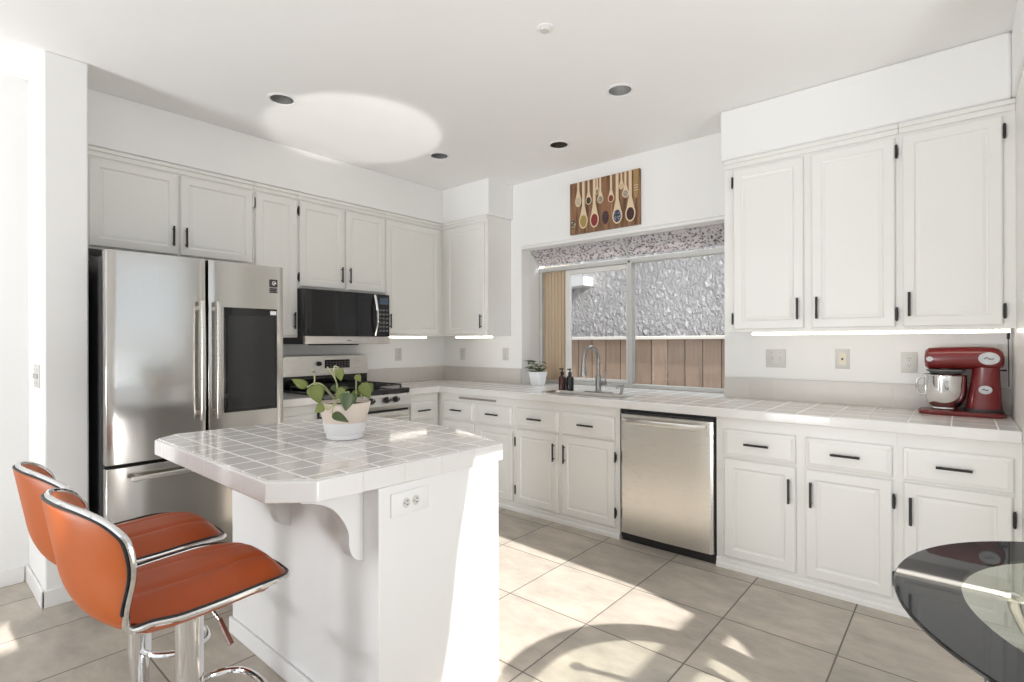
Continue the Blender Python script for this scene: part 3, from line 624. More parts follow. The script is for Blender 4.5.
for y0, y1 in ((GY0 + .04, -1.365), (-1.343, GY1 - .04)):
    mb = MB(); z = 0.948; r = 0.0065
    for a, b in (((0.13, y0), (0.13, y1)), ((0.60, y0), (0.60, y1)), ((0.13, y0), (0.60, y0)), ((0.13, y1), (0.60, y1)), ((0.365, y0), (0.365, y1)), ((0.13, (y0 + y1) / 2), (0.60, (y0 + y1) / 2))):
        mb.cyl((*a, z), (*b, z), r, seg=8)
    for x in (0.25, 0.48):
        cy = (y0 + y1) / 2
        for k in range(8):
            a = k * math.pi / 4; mb.cyl((x + .05 * math.cos(a), cy + .05 * math.sin(a), z + .004), (x + .10 * math.cos(a), cy + .10 * math.sin(a), z + .004), r * 0.9, seg=6)
    for x in (0.13, 0.60):
        for y in (y0, y1): mb.cyl((x, y, 0.926), (x, y, z), 0.007, seg=8)
    build('grate', mb, 'iron', rg)
    for x in (0.25, 0.48):
        build('burner', MB().lathe([(0.045, 0), (0.045, 0.008), (0.034, 0.010), (0.034, 0.016), (0, 0.016)], (x, (y0 + y1) / 2, 0.9255), 24), 'iron', rg)
def bgp(z0, z1, x0, x1, rad):
    pts = [(GY0, z0), (GY1, z0)]
    for k in range(7): a = R(90 * k / 6); pts.append((GY1 - rad + rad * math.cos(a), z1 - rad + rad * math.sin(a)))
    for k in range(7): a = R(90 + 90 * k / 6); pts.append((GY0 + rad + rad * math.cos(a), z1 - rad + rad * math.sin(a)))
    return MB().prism(pts, x0, x1, f=lambda u, v, w: Vector((w, u, v)))
bgd = build('backguard', bgp(1.02, 1.178, 0.015, 0.085, 0.03), 'steel2', rg, bevel=0.003)
build('backguard_base', MB().box(0.015, GY0, 0.9255, 0.075, GY1, 1.0195), 'blackg', rg)
build('control_display', MB().box(0.0852, -1.39, 1.075, 0.090, -1.16, 1.145), 'blackg', bgd, bevel=0.003)
for r in range(3):
    for c in range(8):
        build('button', MB().box(0.0902, -1.375 + c * .027, 1.085 + r * .018, 0.0908, -1.358 + c * .027, 1.093 + r * .018), 'greyplastic', bgd)
mb = MB(); mb.cyl((0.085, -1.445, 1.115), (0.112, -1.445, 1.115), 0.02, 0.017, 18); build('knob', mb, 'black', bgd)

# ------------------------------------------------------------------ dishwasher
dw = thing('dishwasher', 'stainless steel dishwasher with a curved bar handle under the counter', 'dishwasher', (2.66, -0.3, 0))
build('tub', MB().box(2.356, -0.590, 0.02, 2.971, -0.02, 0.850), 'black', dw)
build('kick_plate', MB().box(2.366, -0.595, 0.0, 2.972, -0.5905, 0.095), 'black', dw)
rows = []
for z in [0.058 + (0.822 - 0.058) * k / 12 for k in range(13)]:
    rows.append([Vector((2.366, -0.591, z)), Vector((2.960, -0.591, z)), Vector((2.960, -0.612, z)), Vector((2.945, -0.624, z)), Vector((2.66, -0.630, z)), Vector((2.381, -0.624, z)), Vector((2.366, -0.612, z))])
dd = build('door', MB().loft(rows), 'steel2', dw, bevel=0.002)
build('control_strip', MB().box(2.368, -0.610, 0.823, 2.958, -0.591, 0.833), 'dgrey', dw)
P = []
for k in range(17):
    s = k / 16; P.append((2.395 + 0.53 * s, -0.632 - 0.045 * math.sin(math.pi * s) ** 0.6, 0.788))
mb = MB(); rows = []
for p in P: rows.append([Vector((p[0], p[1] - .008, p[2] - .014)), Vector((p[0], p[1] - .012, p[2])), Vector((p[0], p[1] - .008, p[2] + .014)), Vector((p[0], p[1] + .004, p[2] + .011)), Vector((p[0], p[1] + .004, p[2] - .011))])
mb.loft(rows); build('handle', mb, 'steel2', dd)

# ------------------------------------------------------------------ island
isl = thing('kitchen_island', 'white kitchen island with clipped-corner tiled top and outlet', 'island', (2.15, -2.45, 0))
IT = [(1.547, -2.985), (2.552, -2.995), (2.656, -2.893), (2.692, -2.135), (2.426, -2.052), (2.154, -2.000), (1.645, -2.022), (1.560, -2.110), (1.470, -2.885)]
ITOP = 0.897
build('body', MB().box(1.572, -2.695, 0, 2.670, -2.140, 0.8305), 'isl', isl, bevel=0.003)
mb = MB(); mb.box(1.566, -2.709, 0, 2.60, -2.6955, 0.07); build('base_molding', mb, 'isl', isl, bevel=0.004)
mb = MB().prism(IT, 0.831, ITOP - 0.0045)
et = build('edge_tile', mb, 'iedge', isl, bevel=0.005, smooth=False, segs=3)
def inset(poly, d):
    c = Vector((sum(p[0] for p in poly) / len(poly), sum(p[1] for p in poly) / len(poly))); n = len(poly); out = []
    for i in range(n):
        a, b, e = Vector(poly[i - 1]), Vector(poly[i]), Vector(poly[(i + 1) % n])
        d1 = (b - a).normalized(); d2 = (e - b).normalized(); n1 = Vector((-d1.y, d1.x)); n2 = Vector((-d2.y, d2.x)); bis = (n1 + n2).normalized()
        out.append(tuple(b + bis * d / max(0.3, bis.dot(n1))))
    return out
mb = MB().prism(inset(IT, 0.012), ITOP - 0.0044, ITOP); build('tiled_top', mb, 'itile', isl, smooth=False)
def corbel(x):
    pr = [(-2.6955, 0.8305), (-2.905, 0.8305), (-2.905, 0.818), (-2.875, 0.812)]
    pr += [(p.x, p.y) for p in smooth_path([(-2.846, 0.802, 0), (-2.804, 0.777, 0), (-2.772, 0.737, 0), (-2.750, 0.690, 0), (-2.748, 0.645, 0), (-2.735, 0.612, 0), (-2.715, 0.595, 0), (-2.6955, 0.590, 0)], 4)]
    return MB().prism(pr, x - 0.028, x + 0.028, f=lambda u, v, w: Vector((w, u, v)))
for x in (2.562, 2.08): build('corbel', corbel(x), 'isl', isl, bevel=0.003)
def duplex(parent, f, horizontal=False):
    """slots and screw of a duplex socket; f maps (u,v,w)"""
    for k in (-0.0195, 0.0195):
        P = (lambda a, b, w: f(b, a, w)) if horizontal else f
        mb = MB(); lp = [(0.0165 * math.cos(2 * math.pi * i / 20), k + 0.0145 * math.sin(2 * math.pi * i / 20)) for i in range(20)]
        mb.prism(lp, 0.0051, 0.0066, f=P); s = build('socket', mb, 'plate', parent)
        mb = MB()
        for du in (-0.006, 0.006): mb.prism([(du - .0013, k - .001), (du + .0013, k - .001), (du + .0013, k + .0075), (du - .0013, k + .0075)], 0.0066, 0.0070, f=P)
        mb.prism([(0.0025 * math.cos(i), k - .0075 + 0.0025 * math.sin(i)) for i in (0, 1, 2, 3, 4, 5)], 0.0066, 0.0070, f=P)
        build('slots', mb, 'black', s)
def plate_mb(f, w, h):
    mb = MB(); return mb.loft([[f(-w, -h, 0.0005), f(w, -h, 0.0005), f(w, h, 0.0005), f(-w, h, 0.0005)], [f(-w, -h, 0.003), f(w, -h, 0.003), f(w, h, 0.003), f(-w, h, 0.003)], [f(-w + .003, -h + .003, 0.005), f(w - .003, -h + .003, 0.005), f(w - .003, h - .003, 0.005), f(-w + .003, h - .003, 0.005)]])
f = lambda u, v, w: Vector((2.6705 + w, -2.573 + u, 0.766 + v))
t = thing('wall_outlet', 'wide white outlet plate set sideways in the island end', 'outlet', f(0, 0, 0), 'wall outlets')
build('plate', plate_mb(f, 0.078, 0.038), 'isl', t); duplex(t, f, True)

# ------------------------------------------------------------------ outlets and switches on the walls
def wall_plate(name, label, cat, f, w, kind, mat='plate', group='wall outlets'):
    t = thing(name, label, cat, f(0, 0, 0), group); build('plate', plate_mb(f, w, 0.058), mat, t)
    if kind == 'duplex': duplex(t, f)
    elif kind == 'jack':
        build('insert', MB().prism([(-.017, -.033), (.017, -.033), (.017, .033), (-.017, .033)], 0.0051, 0.007, f=f), 'ivory', t)
        build('jack', MB().prism([(-.005, -.006), (.005, -.006), (.005, .006), (-.005, .006)], 0.0071, 0.0074, f=f), 'black', t)
    else:
        for k in kind:
            build('toggle', MB().prism([(k - .005, -.012), (k + .005, -.012), (k + .004, .012), (k - .004, .012)], 0.0051, 0.013, f=f), 'plate', t, bevel=0.002)
            mb = MB()
            for v in (-.035, .035): mb.prism([(k + .003 * math.cos(i), v + .003 * math.sin(i)) for i in (0, 1, 2, 3, 4, 5)], 0.0051, 0.006, f=f)
            build('screws', mb, 'satin', t)
    return t
fb = lambda x, z: (lambda u, v, w: Vector((x + u, -w, z + v)))
wall_plate('light_switch', 'double white switch plate under the right wall cabinets beside the window', 'switch', fb(3.141, 1.177), 0.058, (-0.023, 0.023), group=None)
wall_plate('wall_jack', 'single plate with ivory insert between double switch and mixer', 'outlet', fb(3.507, 1.180), 0.037, 'jack', group=None)
wall_plate('wall_outlet', 'white duplex outlet just left of the red stand mixer', 'outlet', fb(3.826, 1.167), 0.037, 'duplex')
wall_plate('wall_outlet', 'white outlet on the window wall near the room corner', 'outlet', fb(0.271, 1.170), 0.037, 'duplex')
wall_plate('light_switch', 'single white switch plate on the wall just left of the window', 'switch', fb(0.838, 1.177), 0.037, (0.0,), group=None)
wall_plate('wall_outlet', 'white outlet on the range wall right of the microwave', 'outlet', lambda u, v, w: Vector((w, -0.585 + u, 1.172 + v)), 0.037, 'duplex')
wall_plate('light_switch', 'white light switch plate on the wall end left of the refrigerator', 'switch', lambda u, v, w: Vector((0.47 + u, -3.200 - w, 1.12 + v)), 0.075, (-0.046, 0.0, 0.046), group=None)

# ------------------------------------------------------------------ under-cabinet lights
def strip(label, p0, p1, cord=None):
    a, b = Vector(p0), Vector(p1); lo = Vector((min(a.x, b.x), min(a.y, b.y), a.z)); hi = Vector((max(a.x, b.x), max(a.y, b.y), a.z)); h = 0.008
    dx = 0 if abs(b.x - a.x) > 0.05 else h; dy = 0 if abs(b.y - a.y) > 0.05 else h
    t = thing('under_cabinet_light', label, 'light', (a + b) / 2 + Vector((0, 0, -0.02)), 'under-cabinet light bars')
    build('housing', MB().box(lo.x - dx - .002, lo.y - dy - .002, a.z - .004, hi.x + dx + .002, hi.y + dy + .002, a.z), 'plate', t)
    build('diffuser', MB().box(lo.x - dx, lo.y - dy, a.z - .020, hi.x + dx, hi.y + dy, a.z - .0045), 'led', t)
    if cord:
        mb = MB(); c_ = Vector(cord); mb.tube([c_, c_ + Vector((0, 0, -0.05))], 0.006, 8); mb.tube([c_ + Vector((0, 0, -0.05)), c_ + Vector((0.002, 0.004, -0.29))], 0.0022, 6); build('cord', mb, 'black', t)
strip('lit white light bar under the cabinet right of the microwave', (0.29, -0.91, 1.3445), (0.29, -0.49, 1.3445))
strip('lit white light bar under the corner cabinet left of the window', (0.425, -0.235, 1.3445), (0.885, -0.235, 1.3445))
strip('long lit white light bar under the cabinets right of the window', (3.075, -0.265, 1.3445), (4.222, -0.265, 1.3445), (4.225, -0.06, 1.344))

# ------------------------------------------------------------------ ceiling fittings
lab = {0: 'recessed ceiling light above the island near the refrigerator', 1: 'recessed ceiling light with a bright bulb, right of centre near the wall cabinets', 2: 'dark recessed ceiling light above the spoon picture', 3: 'small recessed ceiling light nearest the corner cabinets'}
for i, (x, y, cm, bk) in enumerate(LIGHTS):
    t = thing('recessed_light', lab[i], 'ceiling light', (x, y, CEIL), 'recessed ceiling lights')
    build('trim_ring', MB().loft([[Vector((x + r * math.cos(2 * math.pi * k / 40), y + r * math.sin(2 * math.pi * k / 40), CEIL + z)) for k in range(40)] for r, z in ((0.066, -0.0005), (0.083, -0.001), (0.083, -0.004), (0.070, -0.008), (0.0632, -0.004), (0.0632, -0.0005))], wrap=True), 'trimw', t)
    mb = MB(); mb.loft([[Vector((x + r * math.cos(2 * math.pi * k / 32), y + r * math.sin(2 * math.pi * k / 32), CEIL + z)) for k in range(32)] for r, z in ((0.0628, -0.003), (0.060, 0.04), (0.052, 0.09))], cap0=False); build('reflector', mb, cm, t)
    if bk != 'none':
        build('bulb', MB().lathe([(0.0, 0.050), (0.022, 0.051), (0.030, 0.058), (0.028, 0.07), (0.018, 0.088)], (x, y, CEIL), 24), 'bulb' if bk == 'bulb_on' else 'can', t)
t = thing('fire_sprinkler', 'small white round sprinkler cap in the ceiling', 'sprinkler', (2.608, -1.746, CEIL))
build('escutcheon', MB().lathe([(0.038, 0), (0.038, -0.003), (0.022, -0.007), (0.0, -0.007)], (2.608, -1.746, CEIL), 28), 'trimw', t)
build('cap', MB().lathe([(0.02, -0.0071), (0.02, -0.016), (0.0, -0.017)], (2.608, -1.746, CEIL), 24), 'plate', t)

# ------------------------------------------------------------------ spoon picture
PX0, PX1, PZ0, PZ1 = 1.574, 2.205, 2.174, 2.596
pic = thing('wall_picture', 'canvas print of wooden spoons holding spices, hung above the window', 'picture', (1.873, -0.012, PZ0))
def wood_print():
    m, nt, b = new_mat('printed_plank_background'); tc = N(nt, 'ShaderNodeTexCoord'); mp = N(nt, 'ShaderNodeMapping'); mp.inputs['Scale'].default_value = (22, 1, 2.2); L(nt, tc.outputs['Object'], mp.inputs[0])
    nz = N(nt, 'ShaderNodeTexNoise'); nz.inputs['Scale'].default_value = 1.6; nz.inputs['Detail'].default_value = 6; L(nt, mp.outputs[0], nz.inputs['Vector'])
    cr = N(nt, 'ShaderNodeValToRGB'); cr.color_ramp.elements[0].position = 0.35; cr.color_ramp.elements[0].color = (0.10, 0.045, 0.022, 1); cr.color_ramp.elements[1].position = 0.68; cr.color_ramp.elements[1].color = (0.33, 0.18, 0.09, 1)
    L(nt, nz.outputs['Fac'], cr.inputs[0]); L(nt, cr.outputs[0], b.inputs['Base Color']); b.inputs['Roughness'].default_value = 0.6; return m
build('canvas', MB().box(PX0, -0.026, PZ0, PX1, -0.002, PZ1), wood_print(), pic, bevel=0.002)
def spice(name, c, c2, sc):
    m, nt, b = new_mat(name); tc = N(nt, 'ShaderNodeTexCoord'); v = N(nt, 'ShaderNodeTexVoronoi'); v.inputs['Scale'].default_value = sc; L(nt, tc.outputs['Object'], v.inputs['Vector'])
    cr = N(nt, 'ShaderNodeValToRGB'); cr.color_ramp.elements[0].color = (*c2, 1); cr.color_ramp.elements[0].position = 0.15; cr.color_ramp.elements[1].color = (*c, 1); cr.color_ramp.elements[1].position = 0.5
    L(nt, v.outputs['Distance'], cr.inputs[0]); L(nt, cr.outputs[0], b.inputs['Base Color']); b.inputs['Roughness'].default_value = 0.6; return m
light_w = plain('pale_spoon_wood', (0.70, 0.55, 0.38), 0.6, var=0.06); dark_w = plain('brown_spoon_wood', (0.26, 0.12, 0.055), 0.6, var=0.1)
SP = [(122, 540, 26, 55, 1, (0.06, 0.05, 0.03), (0.7, 0.62, 0.42)), (167, 355, 28, 48, 0, (0.5, 0.42, 0.30), (0.6, 0.52, 0.38)), (213, 515, 38, 66, 0, (0.32, 0.24, 0.06), (0.40, 0.30, 0.09)), (260, 345, 26, 36, 0, (0.03, 0.025, 0.02), (0.10, 0.08, 0.06)),
      (310, 503, 38, 66, 0, (0.20, 0.02, 0.02), (0.34, 0.05, 0.04)), (335, 272, 17, 24, 0, (0.20, 0.20, 0.08), (0.35, 0.32, 0.18)), (362, 336, 26, 34, 0, (0.25, 0.22, 0.16), (0.45, 0.40, 0.30)), (405, 482, 38, 70, 1, (0.05, 0.025, 0.03), (0.12, 0.05, 0.07)),
      (452, 327, 26, 34, 0, (0.18, 0.03, 0.02), (0.33, 0.09, 0.05)), (503, 470, 40, 66, 0, (0.02, 0.025, 0.06), (0.40, 0.42, 0.50)), (537, 230, 20, 26, 0, (0.55, 0.42, 0.24), (0.6, 0.5, 0.3)), (570, 290, 26, 34, 0, (0.28, 0.25, 0.2), (0.5, 0.45, 0.36)), (608, 452, 40, 66, 0, (0.035, 0.012, 0.01), (0.10, 0.03, 0.02))]
def pst(X, Y):
    s = (X - 90) / 590; top = 215 - 130 * s; bot = 635 - 95 * s; q = (Y - top) / (bot - top)
    return PX0 + s * (PX1 - PX0), PZ1 - q * (PZ1 - PZ0)
mb = MB(); mats = [light_w, dark_w]
def fp(u, v, w): return Vector((u, -0.0262 - w, v))
for i, (X, Y, rx, ry, wd, c1_, c2_) in enumerate(SP):
    cx, cz = pst(X, Y); ax = rx / 590 * (PX1 - PX0); az = ry / 440 * (PZ1 - PZ0); hw = ax * 0.24 + 0.002
    mb.mi = wd; w = 0.0004 + i * 0.00005
    pts = []
    for k in range(-60, 241, 12):
        a = R(90 + 30 + k * 1.0 + 30); pts.append((cx + ax * math.cos(a), cz + az * math.sin(a)))
    body = [(cx - hw, PZ1 - 0.002), (cx - hw, cz + az * 2.0), (cx - ax * 0.6, cz + az * 1.15)]
    body += [(cx + ax * math.cos(R(a)), cz + az * math.sin(R(a))) for a in range(140, 401, 13)]
    body += [(cx + ax * 0.6, cz + az * 1.15), (cx + hw, cz + az * 2.0), (cx + hw, PZ1 - 0.002)]
    body = [(u, min(v, PZ1 - 0.002)) for u, v in body]
    mb.prism(body, 0, w, f=fp)
    mats.append(spice('spice_%s' % 'abcdefghijklm'[i], c1_, c2_, 90)); mb.mi = len(mats) - 1
    mb.prism([(cx + ax * 0.76 * math.cos(R(a)), cz - az * 0.05 + az * 0.78 * math.sin(R(a))) for a in range(0, 360, 15)], 0, w + 0.0006, f=fp)
# wide handle of the wooden fork with carved rings
x0, z0 = pst(632, 330); x1, _ = pst(672, 330)
mats.append(plain('fork_wood', (0.36, 0.23, 0.09), 0.6)); mb.mi = len(mats) - 1
mb.prism([(x0, PZ1 - .002), (x1, PZ1 - .002), (x1 - .004, z0 + .05), (x1 - .012, z0), (x0 + .012, z0), (x0 + .004, z0 + .05)], 0, 0.0008, f=fp)
mb.mi = 0
for k in range(3): _, zz = pst(650, 222 + 20 * k); mb.prism([(x0 + .003, zz - .002), (x1 - .003, zz - .002), (x1 - .003, zz + .002), (x0 + .003, zz + .002)], 0, 0.0012, f=fp)
build('spoon_print', mb, mats, pic, smooth=False)

# ------------------------------------------------------------------ faucet and things at the sink
fx, fy = 1.985, -0.262
t = thing('kitchen_faucet', 'tall satin gooseneck pull-down faucet behind the sink', 'faucet', (fx, fy, TOP))
mb = MB(); lp = []
for k in range(36):
    a = 2 * math.pi * k / 36; lp.append((fx + 0.125 * math.copysign(abs(math.cos(a)) ** 0.7, math.cos(a)), fy + 0.028 * math.copysign(abs(math.sin(a)) ** 0.7, math.sin(a))))
mb.prism(lp, TOP + .0005, TOP + 0.008); build('deck_plate', mb, 'satin', t, bevel=0.002)
build('valve_body', MB().lathe([(0.025, 0.008), (0.025, 0.012), (0.0215, 0.016), (0.0215, 0.125), (0.017, 0.132), (0.0, 0.132)], (fx, fy, TOP), 24), 'satin', t)
P = [(fx, fy, TOP + 0.13), (fx, fy, TOP + 0.24)]
for k in range(1, 13):
    a = R(180 * k / 12); P.append((fx, fy - 0.10 + 0.10 * math.cos(a), TOP + 0.24 + 0.10 * math.sin(a)))
P.append((fx, fy - 0.203, TOP + 0.215))
mb = MB().tube(P, 0.0135, 14); build('gooseneck', mb, 'satin', t)
build('spray_head', MB().lathe([(0.0, 0.19), (0.0155, 0.19), (0.0165, 0.222), (0.0, 0.223)], (fx, fy - 0.204, TOP + 0.0), 18).lathe([(0.0, 0.130), (0.021, 0.132), (0.0225, 0.148), (0.016, 0.192), (0.0, 0.193)], (fx, fy - 0.204, TOP + 0.0), 18), 'satin', t)
mb = MB(); mb.cyl((fx, fy, TOP + .075), (fx + 0.062, fy, TOP + .075), 0.018, 0.018, 18); mb.cyl((fx + .056, fy, TOP + .085), (fx + .066, fy + .01, TOP + .165), 0.006, 0.0045, 10); build('lever', mb, 'satin', t)
sx, sy = 2.178, -0.258
t = thing('soap_dispenser', 'small chrome soap dispenser right of the gooseneck faucet', 'soap dispenser', (sx, sy, TOP))
build('base', MB().lathe([(0.02, 0.0005), (0.02, 0.004), (0.012, 0.009), (0.011, 0.05), (0.015, 0.054), (0.015, 0.068), (0.0, 0.070)], (sx, sy, TOP), 18), 'satin', t)
mb = MB(); mb.cyl((sx, sy, TOP + .061), (sx, sy - 0.075, TOP + .060), 0.0075, 0.006, 10); mb.cyl((sx, sy - .07, TOP + .062), (sx, sy - 0.075, TOP + .045), 0.006, 0.005, 10); build('spout', mb, 'satin', t)
def bottle(x, y, mat, label):
    t = thing('soap_bottle', label, 'bottle', (x, y, TOP), 'soap bottles beside the sink')
    build('body', MB().lathe([(0.0, 0.0005), (0.027, 0.0005), (0.030, 0.004), (0.030, 0.092), (0.026, 0.107), (0.014, 0.117), (0.0125, 0.128), (0.0, 0.128)], (x, y, TOP), 24), mat, t)
    mb = MB().lathe([(0.0, 0.1285), (0.015, 0.1285), (0.015, 0.142), (0.005, 0.145), (0.004, 0.162), (0.0, 0.162)], (x, y, TOP), 16); mb.box(x - .008, y - .030, TOP + .162, x + .008, y + .009, TOP + .172)
    build('pump', mb, 'black', t, bevel=0.002)
bottle(1.662, -0.268, 'amber', 'amber soap pump bottle, left of the pair by the sink')
bottle(1.738, -0.274, 'darkb', 'dark soap pump bottle, right of the pair by the sink')

# ------------------------------------------------------------------ plants
def leaf(mb, base, tip, width, up=(0, 0, 1), sag=0.15, fold=0.18):
    base, tip, up = Vector(base), Vector(tip), Vector(up); d = tip - base; ln = d.length; d.normalize()
    s = d.cross(up).normalized(); n = s.cross(d).normalized(); rows = []; nseg = 10
    for k in range(nseg + 1):
        q = k / nseg
        w = width * (math.sin(math.pi * q ** 0.62) ** 0.9) * (1.0 - 0.15 * q) + 0.0004
        c = base + d * (ln * q) - n * (sag * ln * q * q)
        rows.append([c + s * (w * e) + n * (fold * w * abs(e)) for e in (-1, -0.6, 0, 0.6, 1)])
    mb.loft(rows, close=False, cap0=False, cap1=False)
def P3(px, py, depth):
    """a point seen at (px, py) in the photograph, at this distance into the room"""
    u, v = (px - 512) / 526.27, (py - 342.1) / 526.27
    Fw = Vector((-0.6495, 0.7604, 0)); Rt = Vector((0.7604, 0.6495, 0))
    return Vector((4.0473, -3.6679, 1.2861)) + (Fw + Rt * u + Vector((0, 0, -v))) * depth
px_, py_ = 2.134, -2.479
t = thing('potted_pothos', 'trailing green-leaved plant in a blush and white pot on the island', 'plant', (px_, py_, 0.897))
IZ = 0.8975
build('saucer_pot', MB().lathe([(0.0, 0.0), (0.066, 0.0), (0.072, 0.004), (0.0735, 0.018), (0.0715, 0.022), (0.078, 0.026), (0.086, 0.068), (0.082, 0.068), (0.076, 0.03), (0.0, 0.03)], (px_, py_, IZ), 40), 'potw', t)
build('pot', MB().lathe([(0.0, 0.032), (0.074, 0.032), (0.103, 0.146), (0.098, 0.148), (0.094, 0.135), (0.0, 0.128)], (px_, py_, IZ), 40), 'potb', t)
build('soil', MB().lathe([(0.0, 0.1355), (0.088, 0.1355), (0.09, 0.131), (0.0, 0.130)], (px_, py_, IZ), 30), 'soil', t)
D = 2.145
def zp(X, Y, dz=0.0): return P3(280 + X / 6.82, 340 + Y / 6.82, D + dz)
cup = Vector((0.55, -0.6, 0.55))
LV = [((185, 318), (80, 258), 0.024, -.02, 'leaf'), ((232, 300), (268, 432), 0.042, -.05, 'leaf'), ((305, 448), (230, 484), 0.026, -.11, 'leaf'), ((402, 190), (412, 276), 0.024, 0.0, 'leaf'), ((520, 236), (548, 280), 0.018, 0.03, 'leaf'),
      ((560, 290), (612, 398), 0.034, 0.02, 'leaf'), ((470, 352), (440, 482), 0.038, -.11, 'leafd'), ((355, 500), (466, 552), 0.022, -.12, 'leafd'), ((440, 330), (372, 400), 0.028, -.03, 'leaf'), ((370, 300), (385, 360), 0.022, .04, 'leafd'),
      ((505, 340), (520, 392), 0.015, .05, 'leaf'), ((595, 300), (632, 350), 0.022, .05, 'leaf'), ((545, 330), (560, 390), 0.022, .06, 'leaf'), ((495, 360), (505, 430), 0.020, -.06, 'leafd'), ((230, 205), (232, 222), 0.006, -.02, 'leaf'), ((400, 345), (460, 320), 0.02, .03, 'leafd')]
for (a, b, w, dz, mt) in LV:
    mb = MB(); leaf(mb, zp(*a, dz), zp(*b, dz - 0.01), w * 0.84, cup, sag=0.12); build('leaf', mb, mt, t, solidify=0.0008)
ST = [[(370, 395, 0.02), (300, 310, -.02), (240, 290, -.02), (185, 318, -.02)], [(365, 400, .0), (320, 345, -.02), (265, 305, -.04), (232, 300, -.05)], [(232, 300, -.03), (236, 250, -.02), (230, 205, -.02)], [(390, 400, .03), (385, 290, .01), (350, 220, 0.), (322, 180, 0.0)], [(385, 290, .01), (372, 240, 0), (372, 175, 0), (402, 190, 0)],
      [(520, 400, .03), (518, 320, .03), (520, 236, .03)], [(560, 400, .03), (548, 340, .03), (560, 290, .02)], [(420, 400, -.03), (440, 360, -.09), (470, 352, -.11)], [(400, 405, -.06), (370, 430, -.11), (320, 470, -.12), (305, 448, -.115)], [(400, 405, -.06), (372, 440, -.11), (357, 470, -.125), (355, 500, -.12)]]
for s_ in ST:
    build('stem', MB().tube(smooth_path([zp(a, b, c) for a, b, c in s_]), 0.0028, 8), 'stem', t)
qx, qy = 1.20, 0.015
t = thing('potted_plant', 'small leafy plant in a square white pot on the window sill', 'plant', (qx, qy, TOP))
build('pot', MB().lathe([(0.0, 0.0005), (0.046, 0.0005), (0.050, 0.004), (0.070, 0.118), (0.066, 0.118), (0.062, 0.108), (0.0, 0.105)], (qx, qy, TOP), 40, sq=5), 'potw', t)
build('soil', MB().lathe([(0.0, 0.1095), (0.061, 0.1095), (0.062, 0.107), (0.0, 0.106)], (qx, qy, TOP), 24), 'soil', t)
rnd = random.Random(3)
for k in range(26):
    a = rnd.uniform(0, 2 * math.pi); r0 = rnd.uniform(0.02, 0.06); r1 = r0 + rnd.uniform(0.03, 0.085); z1 = rnd.uniform(0.125, 0.225)
    b = Vector((qx + r0 * math.cos(a), qy + r0 * math.sin(a), TOP + z1 - 0.02)); e = Vector((qx + r1 * math.cos(a), qy + r1 * math.sin(a), TOP + z1 + rnd.uniform(-0.03, 0.02)))
    mb = MB(); leaf(mb, b, e, rnd.uniform(0.024, 0.038), (0, 0, 1), sag=0.3); lf = build('leaf', mb, 'leaff', t, solidify=0.0008)
    build('stem', MB().tube(smooth_path([(qx + r0 * .4 * math.cos(a), qy + r0 * .4 * math.sin(a), TOP + .110), (b + Vector((0, 0, -0.03))), b], 4), 0.0016, 6), 'stem', t)

# ------------------------------------------------------------------ stand mixer
mx_, my_ = 4.045, -0.125
mt = thing('stand_mixer', 'red stand mixer with a steel bowl on the counter', 'mixer', (mx_, my_, TOP))
def sect(x, yc, zc, ry, rz, n=24, e=2.4):
    o = []
    for k in range(n):
        a = 2 * math.pi * k / n; c, s = math.cos(a), math.sin(a)
        o.append(Vector((x, yc + ry * math.copysign(abs(c) ** (2 / e), c), zc + rz * math.copysign(abs(s) ** (2 / e), s))))
    return o
def hsect(z, xc, yc, rx, ry, n=28, e=2.4):
    o = []
    for k in range(n):
        a = 2 * math.pi * k / n; c, s = math.cos(a), math.sin(a)
        o.append(Vector((xc + rx * math.copysign(abs(c) ** (2 / e), c), yc + ry * math.copysign(abs(s) ** (2 / e), s), z)))
    return o
B = TOP + 0.0005
build('foot', MB().loft([hsect(B, 4.043, my_, 0.172, 0.097, e=3.2), hsect(B + .012, 4.043, my_, 0.174, 0.099, e=3.2), hsect(B + .022, 4.043, my_, 0.166, 0.091, e=3.2), hsect(B + .024, 4.04, my_, 0.14, 0.075, e=3)]), 'red', mt)
build('column', MB().loft([hsect(B + .02, 4.130, my_, 0.072, 0.068), hsect(B + .06, 4.132, my_, 0.068, 0.062), hsect(B + .12, 4.136, my_, 0.062, 0.054), hsect(B + .18, 4.138, my_, 0.056, 0.047), hsect(B + .245, 4.140, my_, 0.052, 0.047)]), 'red', mt)
build('collar', MB().loft([hsect(B + .023, 4.130, my_, 0.078, 0.073), hsect(B + .038, 4.130, my_, 0.074, 0.069)]), 'black', mt)
hd = build('head', MB().loft([sect(3.898, my_, B + .285, .020, .022), sect(3.902, my_, B + .285, .042, .044), sect(3.915, my_, B + .286, .056, .055), sect(3.96, my_, B + .287, .061, .058), sect(4.05, my_, B + .290, .062, .058), sect(4.12, my_, B + .291, .061, .058), sect(4.165, my_, B + .289, .058, .057), sect(4.187, my_, B + .287, .050, .052), sect(4.203, my_, B + .284, .034, .038), sect(4.209, my_, B + .282, .012, .014)]), 'red', mt)
def oval(cx, cz, rx, rz, y0, y1, n=28): return MB().prism([(cx + rx * math.cos(2 * math.pi * k / n), cz + rz * math.sin(2 * math.pi * k / n)) for k in range(n)], y0, y1, f=lambda u, v, w: Vector((u, w, v)))
